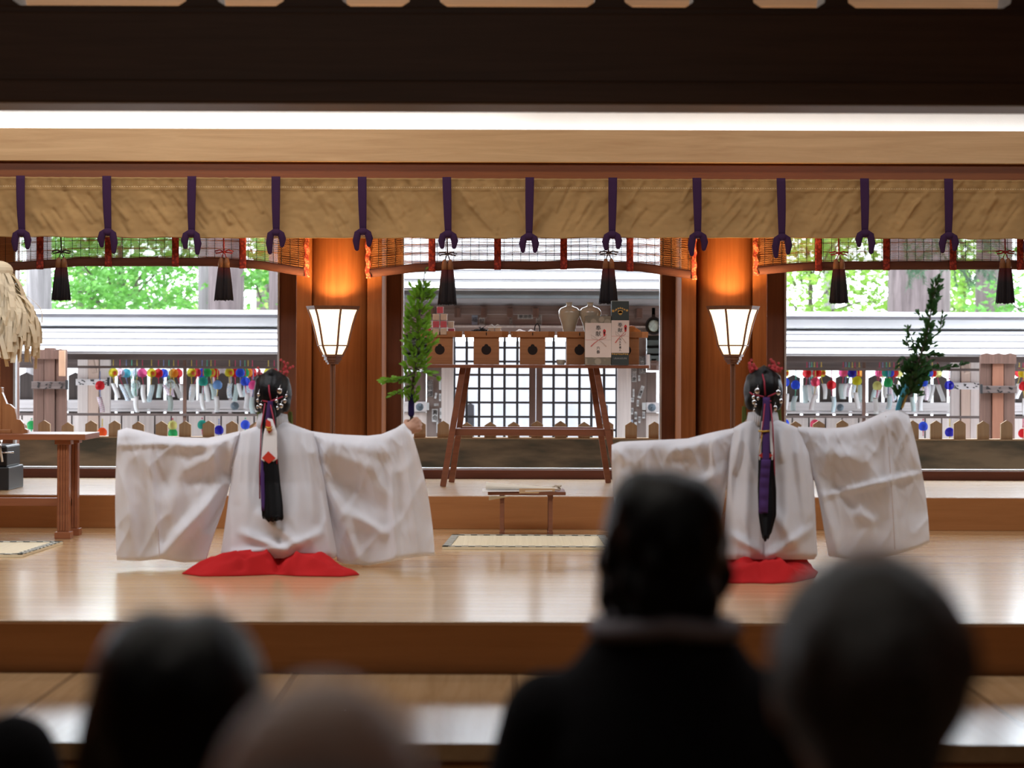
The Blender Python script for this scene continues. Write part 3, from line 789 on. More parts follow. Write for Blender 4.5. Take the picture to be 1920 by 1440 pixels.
o = MB().grid(lambda u, v: Vector((lerp(XX(918, d), XX(962, d), u), d-.175+.02*v, zt2-.022-.026*(1-u)*v-.004)), 6, 4).build('folded_paper', mat('buff_paper', (.55,.45,.33), .8), None, solid=.003); tag(o, 'buff paper drooping beneath the edge of the low desk', 'paper')

# ================================================================ straw mats
def mat_on_floor(pts, label):
    """pts: near-left, near-right, far-right, far-left as (x,y)"""
    c = [sum(p[0] for p in pts)/4, sum(p[1] for p in pts)/4]
    t = thing('straw_mat', (c[0], c[1], 0), label, 'mat', 'straw mats on the stage floor')
    sm = wood('straw_weave', (.72,.64,.44), (.84,.76,.55), 1, rough=.7, fine=120)
    vs = [(p[0], p[1], .001) for p in pts]+[(p[0], p[1], .014) for p in pts]
    MB().add(vs, [[3, 2, 1, 0], [4, 5, 6, 7], [0, 1, 5, 4], [1, 2, 6, 5], [2, 3, 7, 6], [3, 0, 4, 7]]).build('mat_body', sm, t)
    bd = pattern('black_white_brocade_edge', (.04,.05,.04), (.62,.62,.55), 'check', 26, rot=0)
    for i in range(4):
        a, b = Vector((*pts[i], .015)), Vector((*pts[(i+1) % 4], .015)); n = (b-a).normalized(); s = Vector((-n.y, n.x, 0))*.045
        vs = [a, b, b+s, a+s]; vs = vs+[v+Vector((0, 0, .003)) for v in vs]
        MB().add(vs, [[3, 2, 1, 0], [4, 5, 6, 7], [0, 1, 5, 4], [1, 2, 6, 5], [2, 3, 7, 6], [3, 0, 4, 7]]).build('edging', bd, t)
def gp(px, py):
    d = F*H/((py-HY)-(px-CX)*RO)
    return (W(px, py, d).x, d)
mat_on_floor([gp(829, 1030), gp(1150, 1031), gp(1134, 1008), gp(848, 1007)], 'straw mat with black and white edging in front of the low desk')
mat_on_floor([gp(-120, 1045), gp(42, 1045), gp(118, 1020), gp(-40, 1020)], 'straw mat with patterned edging in front of the side table holding the wand')

# ================================================================ side table with the paper streamer wand
d = 11.92
sd = thing('side_table', (XX(-20, d), d+.2, 0), 'long red-brown table with a fluted leg under the paper streamer wand', 'table')
zt3 = ZZ(814, d, 80)
sw_ = wood('side_table_wood', (.25,.085,.04), (.34,.13,.06), 0, rough=.35)
MB().span((XX(-330, d), d, zt3-.035), (XX(160, d), d+.42, zt3), .004).build('table_top', sw_, sd)
for px, dy in ((113, .10), (113, .34), (-280, .10), (-280, .34)):
    x = XX(px, d, 900); y = d+dy
    mb = MB().span((x-.036, y-.03, .03), (x+.036, y+.03, zt3-.03), .004)
    for q in range(4): mb.span((x-.024+.016*q-.005, y-.036, .05), (x-.024+.016*q+.005, y-.028, zt3-.06), .002)
    mb.span((x-.048, y-.042, 0), (x+.048, y+.042, .042), .003).span((x-.048, y-.042, zt3-.065), (x+.048, y+.042, zt3-.03), .003)
    mb.build('leg', sw_, sd)
MB().span((XX(-280, d)-.02, d+.31, .18), (XX(113, d)+.02, d+.345, .23), .004).build('stretcher', sw_, sd)
dw = d+.2
ws = thing('wand_stand', (XX(-6, dw), dw, zt3), 'scalloped orange-brown wooden stand holding the paper streamer wand', 'stand')
stw = wood('stand_wood', (.36,.15,.06), (.48,.22,.09), 2, rough=.35)
xw = XX(-4, dw)
kk = dw/F
for sgn in (1, -1):
    prof = [(6, 728), (18, 757), (24, 758), (33, 766), (36, 778), (37, 786), (44, 787), (50, 794), (52, 803), (57, 806), (58, 814), (6, 814)]
    pts = [(xw+sgn*px*kk, ZZ(py, dw, 0)) for px, py in prof]
    zmin = min(p[1] for p in pts); pts = [(p[0], max(p[1], zt3) if p[1] < zt3+.012 else p[1]) for p in pts]
    MB().prism(pts, dw-.02, dw+.02).build('scalloped_bracket', stw, ws)
MB().span((xw-.03, dw-.03, zt3), (xw+.03, dw+.03, ZZ(726, dw, 0)), .004).build('socket_post', stw, ws)
MB().span((xw-.09, dw-.05, zt3), (xw+.09, dw+.05, zt3+.022), .004).build('foot_block', stw, ws)
wd = thing('paper_streamer_wand', (xw, dw, ZZ(725, dw, 0)), 'purification wand with a thick bunch of cream paper streamers on the side table', 'wand')
MB().tube([(xw, dw, ZZ(727, dw, 0)+.002), (xw, dw, ZZ(490, dw, 0))], .016, 12).build('pole', stw, wd)
st = MB()
zt4 = ZZ(492, dw, 0)
for i in range(520):
    a = R.uniform(0, 2*PI); lv = R.random()**.8
    r0 = .01+.14*lv*R.uniform(.5, 1.0); zs = zt4-.02-.34*lv*R.uniform(.6, 1.05)
    L = R.uniform(.18, .34); rmax = .10+.155*min(1, lv+.25)*R.uniform(.75, 1.06)
    L = min(L, zs-ZZ(735, dw, 0)+R.uniform(0, .05))
    w = R.uniform(.011, .017); tw = R.uniform(-.9, .9)
    pts = []
    for k in range(6):
        t_ = k/5
        rr = lerp(r0, rmax, min(1, 1.5*t_)**.7); z = zs-L*t_**1.15-(.02 if k == 0 else 0)*0
        aa = a+.10*math.sin(3*t_+i); th = aa+PI/2+tw*t_
        c = Vector((xw+rr*math.cos(aa), dw+rr*math.sin(aa), z+(.03*math.sin(PI*t_)*(1-lv))))
        e = Vector((math.cos(th), math.sin(th), 0))*w
        pts.append((c-e, c+e))
    vs = [p for pr in pts for p in pr]
    st.add(vs, [[2*q, 2*q+1, 2*q+3, 2*q+2] for q in range(5)])
st.ell((xw, dw, zt4-.05), (.09, .09, .06), 16, 10)
tag(st.build('paper_streamers', cloth('cream_streamer_paper', (.92,.82,.62), .25), wd, False, solid=.0012), kind='stuff')
# dark case at the platform's end
d = 13.2
cs = thing('equipment_case', (XX(-40, d), d+.2, PT), 'black box with chrome fittings behind the side table', 'case')
MB().span((XX(-130, d), d, PT), (XX(17, d), d+.4, ZZ(876, d, 0)), .008).build('lower_box', mat('dark_grey_box', (.025,.03,.035), .4), cs)
MB().span((XX(-130, d), d+.02, ZZ(876, d, 0)), (XX(12, d), d+.38, ZZ(836, d, 0)), .012).build('upper_box', black, cs)
ch = MB().tube([(XX(4, d), d-.01, ZZ(822, d, 0)), (XX(2, d), d-.02, ZZ(838, d, 0)), (XX(6, d), d-.02, ZZ(866, d, 0))], .009, 8).tube([(XX(2, d), d-.02, ZZ(849, d, 0)), (XX(27, d), d-.01, ZZ(848, d, 0))], .006, 8)
ch.build('chrome_fitting', mat('chrome', (.7,.72,.75), .15, metal=1), cs, True)
# ================================================================ people
skin = mat('skin', (.50,.27,.18), .55, noise_amt=.05)
skin2 = mat('skin_older', (.30,.155,.10), .55, noise_amt=.08)
hairm = mat('black_hair', (.005,.005,.006), .33, noise_amt=.3, nscale=40, bump=.22, bscale=90, stretch=(6, 6, .4), spec=.22)
eyew = mat('eye_white', (.7,.68,.65), .3); iris = mat('dark_iris', (.03,.02,.015), .2)
def V(*a): return Vector(a)
def head_shell(mb, c, w, yaw=0.0, pitch=0.0):
    """head facing +y; c is the middle of the skull, w the head's width"""
    k = w/.155
    M = Matrix.Rotation(yaw, 3, 'Z') @ Matrix.Rotation(pitch, 3, 'X')
    def fn(p, q):
        x, y, z = q
        if p.z < 0:                                   # jaw: narrower, forward
            t = -p.z; x *= 1-(.32 if p.y > 0 else .32+.2*min(1, -p.y*2))*t*t; y = y*(1-.30*t) + .020*k*t
        if p.y > .35: y -= .006*k*(p.y-.35)           # flatter face
        if p.y > .5 and -.05 < p.z < .22: y -= .007*k*math.exp(-((abs(p.x)-.38)/.16)**2)
        return Vector((x, y, z))
    mb.ell(c, (.0765*k, .096*k, .118*k), 40, 30, M, fn)
    def at(x, y, z): return Vector(c) + M @ Vector((x*k, y*k, z*k))
    mb.tube([at(0, .088, .012), at(0, .100, -.016), at(0, .106, -.034)], [.007*k, .010*k, .012*k], 8, ball=True)     # nose
    for s in (-1, 1):
        mb.ell(at(s*.010, .097, -.036), (.008*k, .008*k, .006*k), 8, 6)
        mb.ell(at(s*.077, -.004, -.012), (.007*k, .017*k, .030*k), 12, 8, M @ Matrix.Rotation(s*-.35, 3, 'Z'))          # ears
        mb.tube([at(s*.014, .090, .030), at(s*.046, .084, .030)], .006*k, 6, ball=True)                                # brows
    mb.tube([at(-.020, .089, -.064), at(0, .096, -.062), at(.020, .089, -.064)], [.005*k, .008*k, .005*k], 8, ball=True)   # lips
    mb.tube([at(-.017, .088, -.073), at(0, .094, -.074), at(.017, .088, -.073)], [.005*k, .008*k, .005*k], 8, ball=True)
    mb.ell(at(0, .078, -.100), (.024*k, .018*k, .016*k), 12, 8)
    return at, k
def eyes(at, k, parent):
    mb = MB(); mi = MB()
    for s in (-1, 1):
        mb.ell(at(s*.030, .080, .010), (.013*k, .009*k, .008*k), 12, 8); mi.ell(at(s*.030, .0875, .010), (.0055*k, .003*k, .0055*k), 10, 6)
    e = mb.build('eyes', eyew, parent, True); mi.build('irises', iris, e, True)
def hand(mb, wr, fwd, nrm, thumb, curl=.35, k=1.0, wrap=None):
    """wr wrist; fwd along the palm; nrm out of the palm; thumb towards the thumb side. wrap: fist around a stem"""
    fwd, nrm, thumb = Vector(fwd).normalized(), Vector(nrm).normalized(), Vector(thumb).normalized()
    L = .088*k; offs = (.030, .010, -.010, -.029); lens = (.072, .080, .075, .058); kn = (.0, .004, .0, -.008)
    for i in range(4):
        K = wr+fwd*(L+kn[i]*k)+thumb*offs[i]*k
        mb.tube([wr+thumb*offs[i]*.55*k, lerp(wr, K, .5)+thumb*offs[i]*.2*k, K], [.0135*k, .0135*k, .0105*k], 10, ball=True)
        c = curl*(1+.12*i) if wrap is None else wrap
        a = 0; p = K; pts = [K]
        for q, fr in enumerate((.45, .32, .23)):
            a += c*(1.0, 1.1, .7)[q]
            p = p+(fwd*math.cos(a)+nrm*math.sin(a))*lens[i]*fr*k; pts.append(p)
        mb.tube(pts, [.0098*k, .0092*k, .0083*k, .0068*k], 10, ball=True)
    mb.ell(wr+fwd*.045*k, (.032*k, .032*k, .032*k), 12, 8)
    T = wr+fwd*.022*k+thumb*.026*k
    if wrap is None: tp = [T, T+(fwd*.5+thumb*.8+nrm*.2).normalized()*.042*k, T+(fwd*.9+thumb*.9+nrm*.45).normalized()*.070*k, T+(fwd*1.2+thumb*.8+nrm*.7).normalized()*.094*k]
    else: tp = [T, T+(fwd*.4+thumb*.6+nrm*.6).normalized()*.040*k, T+(fwd*.75+thumb*.35+nrm*.95).normalized()*.062*k, T+(fwd*1.1+thumb*.1+nrm*.95).normalized()*.080*k]
    mb.tube(tp, [.014*k, .0125*k, .0105*k, .008*k], 10, ball=True)

# ---------------------------------------------------------------- the two dancers
def sleeve(parent, d0, T, B, fl, bow, thick, yoff, ns=90, nt=60, seed=0, flare=0.0):
    """hanging bag sleeve: T, B polylines (s, px, py) of its upper and lower edge; fl: fold lines in photo px"""
    k = d0/F
    def pt(s, t):
        tx, ty = pl(T, s); bx, by = pl(B, s)
        r = t if t <= 1 else 2-t
        side = -1 if t <= 1 else 1
        px = lerp(tx, bx, r)+pl(bow, s)[0]*4*r*(1-r); py = lerp(ty, by, r)
        arm = pl(thick, s)[0]
        th = arm*math.sqrt(max(0, 1-(1-min(1, r/.10))**2))*(1-.78*min(1, max(0, (r-.05)/.7))) if r < 1 else 0
        th = max(th, .012*min(1, r/.02))*min(1, (1-r)/.02+.15)
        f = 1.75*folds(fl, px, py) if side < 0 else .8*folds(fl, px+14, py)
        edge = min(1, r/.06)*min(1, (1-r)/.03+.2)
        f += .010*nz(px*.018+seed, py*.010)+.005*nz(px*.05+seed, py*.02, 3)+.010*(1-abs(nz(px*.021+py*.009+seed*3, py*.007, 8)))**6+.010*(1-abs(nz(px*.045-py*.018+seed, py*.012, 5)))**8*(1-r)
        hang = flare*r*r*math.sin(s*9+seed)*.02
        y = d0+pl(yoff, s)[0]+side*th-f*edge+hang
        return W(px, py, y)
    mb = MB()
    mb.grid(lambda u, v: pt(u, v*2*.9999), ns, nt*2)
    return mb.build('sleeve', whitec, parent, True)
def seam(parent, d0, pts, off, name='seam', r=.0022, m=None):
    mb = MB(); mb.tube([W(a, b, d0+off) for a, b in pts], r, 5, False)
    return mb.build(name, m or mat('seam_thread', (.60,.52,.50), .9), parent)
def robe_body(parent, d0, lev, fl, seed):
    rings = []; n = 120
    rows = 70; y0 = lev[0][0]; y1 = lev[-1][0]
    for i in range(rows+1):
        py = lerp(y0, y1, i/rows)
        xl, xr, rb, rf, yo = pl(lev, py)
        c = (xl+xr)/2; hw = (xr-xl)/2; ring = []
        for j in range(n):
            a = 2*PI*j/n; ca, sa = math.cos(a), math.sin(a)
            ex = math.copysign(abs(ca)**.85, ca); ey = math.copysign(abs(sa)**.85, sa)
            px = c+hw*ex
            dep = (rb if sa < 0 else rf)*ey
            amp = min(1, abs(sa)*1.6)
            f = (2.2*folds(fl, px, py)+.008*nz(px*.03+seed, py*.012)+.012*(1-abs(nz(px*.03+seed*2, py*.006, 8)))**6) if sa < 0 else .012*nz(px*.03, py*.01, 5)
            ring.append(W(px, py, d0+yo+dep-f*amp))
        rings.append(ring)
    mb = MB().loft(rings)
    return mb.build('robe_body', whitec, parent, True)
def hakama(parent, d0, poly, peaks, fl, m):
    """red skirt spread on the floor: poly (px left, px right) footprint by angle, peaks: gaussian lumps in metres"""
    cx = sum(p[0] for p in poly)/len(poly); cy = sum(p[1] for p in poly)/len(poly)
    nr, na = 26, 140
    def rim(a):
        best = 0
        for (x0, y0), (x1, y1) in zip(poly, poly[1:]+poly[:1]):
            dx, dy = math.cos(a), math.sin(a); ex, ey = x1-x0, y1-y0
            den = dx*ey-dy*ex
            if abs(den) < 1e-9: continue
            t = ((x0-cx)*ey-(y0-cy)*ex)/den; u = ((x0-cx)*dy-(y0-cy)*dx)/den
            if t > 0 and -.001 <= u <= 1.001: best = max(best, t)
        return best
    top = []; 
    for i in range(nr+1):
        row = []
        for j in range(na):
            a = 2*PI*j/na; r = rim(a)*(i/nr)
            x, y = cx+r*math.cos(a), cy+r*math.sin(a)
            e = 1-(i/nr)**6
            h = .008+sum(A*math.exp(-((x-px)/sx)**2-((y-py)/sy)**2) for px, py, sx, sy, A in peaks)
            h += sum(A*math.exp(-(seg_d(x, y, *s)/w)**2) for *s, w, A in fl)+.007*nz(x*9, y*9, 2)+.040*(abs(nz(x*6+y*3, y*9-x*2, 4))-.15)+.02*(abs(nz(x*15-y*9, y*14+x*4, 7))-.15)
            h = .088*math.tanh(max(0, h)/.072)+.034*(1-abs(nz(x*5+y*4+7, y*6-x*3, 1)))**5
            row.append(Vector((x, y, max(.004, .006+h*e))))
        top.append(row)
    bot = [Vector((p.x, p.y, .0012)) for p in top[-1]]
    mb = MB().loft([bot]+top[::-1][:-1], cap=True)
    return mb.build('hakama', m, parent, True)
redc = cloth('scarlet_hakama_cloth', (.55,.018,.02), .06, amt=.08)
pink = mat('coral_flower', (.55,.05,.06), .6); silver = mat('silver_ornament', (.8,.82,.85), .15, metal=1)
purp = cloth('purple_ribbon', (.07,.03,.13), .08); crim = mat('crimson_cord', (.32,.012,.04), .6)
wpaper = mat('white_folded_paper', (.84,.83,.84), .6, noise_amt=.02); redp = mat('red_paper_diamond', (.60,.04,.02), .5); goldc = mat('gold_cord', (.6,.38,.06), .35, metal=.6)
def dancer_head(parent, body, d0, hc, hw, yaw, tail, wrap_y, rib, flip):
    """hair, tail, ribbons, ornaments of a dancer seen from behind; hc px centre of the skull"""
    k = d0/F; c = W(*hc, d0)
    at, kk = head_shell(body, c, hw, yaw)
    hm = MB()
    def hf(p, q):
        q = Vector(q)
        if p.y > .45: q.y -= (p.y-.45)*.10
        q *= 1+.02*math.sin(p.x*22)*max(0, -p.y+.3)
        return q
    hm.ell(c+V(0, -.016, .012), (.099, .105, .122), 48, 34, Matrix.Rotation(yaw, 3, 'Z'), hf)
    hm.tube([c+V(-.06, -.03, .075), c+V(0, -.055, .112), c+V(.06, -.03, .075)], [.03, .036, .03], 14, ball=True)
    hm.ell(c+V(0, -.068, -.055), (.058, .05, .066), 24, 16)
    for s in (-1, 1): hm.ell(c+V(s*.070, -.035, -.035), (.026, .045, .05), 16, 12)
    hr = union('hair', hm, .006, hairm, parent, 3)
    tm = MB(); rings = []
    for i in range(41):
        t = i/40
        x, y, w = pl(tail, t); yo = pl([(740, -.10), (800, -.15), (850, -.175), (905, -.205), (960, -.25), (1010, -.285)], y)[0]
        ring = []
        for q in range(56):
            a = 2*PI*q/56; rr = 1+.07*math.sin(q*2.7+3*t)+.05*math.sin(q*5.1)
            zj = (.035*nz(q*.9, 1.3) if i == 40 else 0)
            ring.append(W(x, y, d0+yo)+Vector((w*k*rr*math.cos(a), .028*rr*math.sin(a), zj)))
        rings.append(ring)
    tm.loft(rings).build('hair_tail', hairm, parent, True)
    return at, kk, c
def strip(name, pts, w, m, parent, d0, off, solid=.003, ripple=0):
    mb = MB()
    rows = []
    for i in range(31):
        t = i/30; x, y, yo = pl(pts, t)
        rows.append([W(x+(q-1)*w/2, y, d0+off+yo-ripple*abs(math.sin(t*16))*.006-.003*(q == 1)) for q in range(3)])
    vs = [p for r in rows for p in r]
    mb.add(vs, [[3*i+j, 3*i+j+1, 3*i+j+4, 3*i+j+3] for i in range(30) for j in range(2)])
    return mb.build(name, m, parent, True, solid=solid)
def sprig(parent, d0, px, py, h, lean, off, n=12):
    mb = MB(); st_ = MB(); k = d0/F
    b = W(px, py, d0+off)
    for j in range(3):
        tip = b+Vector((lean*k*(.5+.5*j)+.008*(j-1), .01*(j-1), h*k*(1-.18*j)))
        mid = lerp(b, tip, .5)+Vector((.008*(j-1), 0, 0))
        st_.tube([b, mid, tip], .0014, 5)
        for q in range(n//3+2):
            p = lerp(b, tip, .25+.7*q/(n//3+1))+Vector((R.uniform(-.012, .012), R.uniform(-.008, .008), R.uniform(-.006, .006)))
            for a in range(5): mb.ell(p+Vector((.004*math.cos(a*1.257), -.002, .004*math.sin(a*1.257))), (.0037, .003, .0037), 7, 5)
    s_ = st_.build('stem', mat('green_wire_stem', (.16,.10,.06), .7), parent); s_.name = 'flower_sprig'
    mb.build('blossoms', pink, s_, True)
def dangles(parent, pts, d0, off):
    for i, (x, y, r) in enumerate(pts):
        p = W(x, y, d0+off)
        mb = MB().ell(p, (r, r*.55, r*1.25), 12, 8)
        mb.tube([p+V(0, 0, r), p+V(.004, .01, r+.02)], .0012, 4)
        mb.build('silver_ornament', silver, parent, True)

def dancer(d0, label, spec):
    k = d0/F
    t = thing('person', (W(spec['hc'][0], 700, d0).x, d0, 0), label, 'person')
    P = lambda x, y, dy=0: W(x, y, d0+dy)
    body = MB()
    hc = spec['hc']; c = W(*hc, d0)
    at, kk, c = dancer_head(t, body, d0, hc, .158, spec['yaw'], spec['tail'], None, None, spec['flip'])
    cx = c.x
    nk = V(cx, d0+.0, c.z-.07)
    body.tube([nk+V(0, .01, .03), nk+V(0, -.005, -.03), nk+V(0, -.01, -.10)], [.048, .050, .062], 18, ball=True)
    zs = nk.z-.085
    rings = []
    zp = .26
    for f, a, b in ((0, .075, .06), (.06, .10, .08), (.16, .155, .10), (.42, .150, .105), (.68, .132, .098), (.85, .150, .11), (1, .16, .125)):
        z = lerp(zs+.03, zp, f); rings.append([V(cx+a*math.cos(q*PI/12), d0+.02+b*math.sin(q*PI/12), z) for q in range(24)])
    body.loft(rings)
    for s in (-1, 1):                                             # thighs forward, shins folded back under
        hp, kn_, an = V(cx+s*.09, d0+.02, .27), V(cx+s*.13, d0+.40, .16), V(cx+s*.10, d0-.02, .075)
        body.tube([hp, lerp(hp, kn_, .5)+V(0, 0, .01), kn_], [.105, .088, .062], 16, ball=True)
        body.tube([kn_+V(0, 0, -.05), lerp(kn_, an, .5)+V(0, 0, -.02), an], [.058, .055, .04], 14, ball=True)
        body.tube([an, an+V(0, -.08, -.03), an+V(0, -.15, -.045)], [.04, .036, .024], 12, ball=True)
    for arm in spec['arms']:
        sh, el, wr = [P(*q) for q in arm[0]]
        body.tube([sh, lerp(sh, el, .5), el, lerp(el, wr, .5), wr], [.046, .040, .035, .031, .025], 14, ball=True)
        hand(body, wr, *arm[1], **arm[2])
    bo = union('body', body, .0052, skin, t, 4)
    eyes(at, kk, t)
    robe_body(t, d0, spec['lev'], spec['bfl'], spec['seed'])
    col = MB()
    cz = c.z-.118
    pts = [V(cx+.072*math.cos(a)*(1+.55*(1 if math.sin(a) > 0 else 0)*0), d0-.008+.066*math.sin(a), cz+.012-.045*max(0, math.sin(a))-.02*abs(math.cos(a))) for a in [2*PI*q/40 for q in range(41)]]
    for i in range(40):
        a, b = pts[i], pts[i+1]; o = V(0, 0, .03); e = (a-V(cx, d0, a.z)).normalized()*.014; e2 = (b-V(cx, d0, b.z)).normalized()*.014
        col.add([a+o, b+o, b+e2-o*1.6, a+e-o*1.6], [[0, 1, 2, 3]])
    col.build('collar', whitec, t, True, solid=.006)
    for sl in spec['sleeves']: sleeve(t, d0, **sl)
    for pts, off in spec['seams']: seam(t, d0, pts, off)
    hakama(t, d0, spec['hk'][0], spec['hk'][1], spec['hk'][2], redc)
    spec['extra'](t, d0)
    return t

# left dancer: bare hand holding the branch
dL = 10.35
def extraL(t, d0):
    strip('purple_ribbon', [(0, 508, 757, -.145), (.2, 503, 790, -.165), (.5, 494, 850, -.185), (.8, 492, 900, -.225), (1, 494, 958, -.265)], 7.5, purp, t, d0, 0)
    strip('purple_ribbon', [(0, 507, 752, -.15), (1, 501, 800, -.16)], 10, purp, t, d0, -.006)
    for pts in ([(506, 754, -.155), (514, 790, -.18), (519, 840, -.195), (519, 870, -.20)], [(497, 756, -.15), (490, 800, -.17), (487, 880, -.185), (487, 935, -.185)]):
        mb = MB().tube([W(x, y, d0+o) for x, y, o in pts], .0035, 6); mb.build('crimson_cord', crim, t, True)
    for pts in ([(481, 745, -.05), (495, 752, -.115), (506, 754, -.14)], [(508, 752, -.14), (525, 746, -.115), (543, 736, -.03)], [(508, 752, -.135), (505, 735, -.13), (504, 722, -.12)]):
        MB().tube([W(x, y, d0+o) for x, y, o in pts], .004, 6).build('crimson_cord', crim, t, True)
    pp = MB()
    pp.add([W(502, 784, d0-.175), W(511, 786, d0-.18), W(519, 810, d0-.195), W(520, 860, d0-.205), W(505, 872, d0-.207), W(490, 862, d0-.20), W(494, 815, d0-.19)], [[0, 1, 2, 3, 4, 5, 6]])
    p_ = pp.build('paper_wrap', wpaper, t, solid=.006)
    MB().add([W(503, 846, d0-.212), W(517, 859, d0-.214), W(504, 869, d0-.215), W(491, 859, d0-.211)], [[0, 1, 2, 3]]).build('red_diamond', redp, p_, solid=.003)
    MB().add([W(499, 786, d0-.186), W(507, 790, d0-.188), W(510, 808, d0-.196), W(504, 813, d0-.198), W(498, 800, d0-.19)], [[0, 1, 2, 3, 4]]).build('red_lining', redp, p_, solid=.003)
    MB().tube([W(498, 801, d0-.2), W(504, 803, d0-.207), W(510, 800, d0-.2), W(508, 807, d0-.205), W(500, 806, d0-.204)], .0045, 6).build('gold_cord', goldc, p_, True)
    dangles(t, [(524, 733, .013), (518, 752, .008), (534, 752, .009), (527, 761, .010), (520, 765, .008), (489, 761, .010), (483, 751, .007), (485, 740, .008), (483, 763, .007), (537, 742, .006)], d0, -.13)
    sprig(t, d0, 490, 716, 26, -4, -.03); sprig(t, d0, 528, 708, 34, 12, -.02)
    for x in (544, 486):
        mb = MB()
        for q in range(9): mb.tube([W(x+(q-4)*.7, 772, d0+.02), W(x+1+(q-4)*1.1, 803, d0+.02+.004*(q % 3))], .0028, 5)
        mb.tube([W(x-2, 735, d0+.01), W(x, 773, d0+.02)], .0016, 4)
        mb.build('green_tassel', mat('moss_green_tassel', (.14,.17,.035), .9), t)
def hx(px, y): return W(px, 1000, y).x
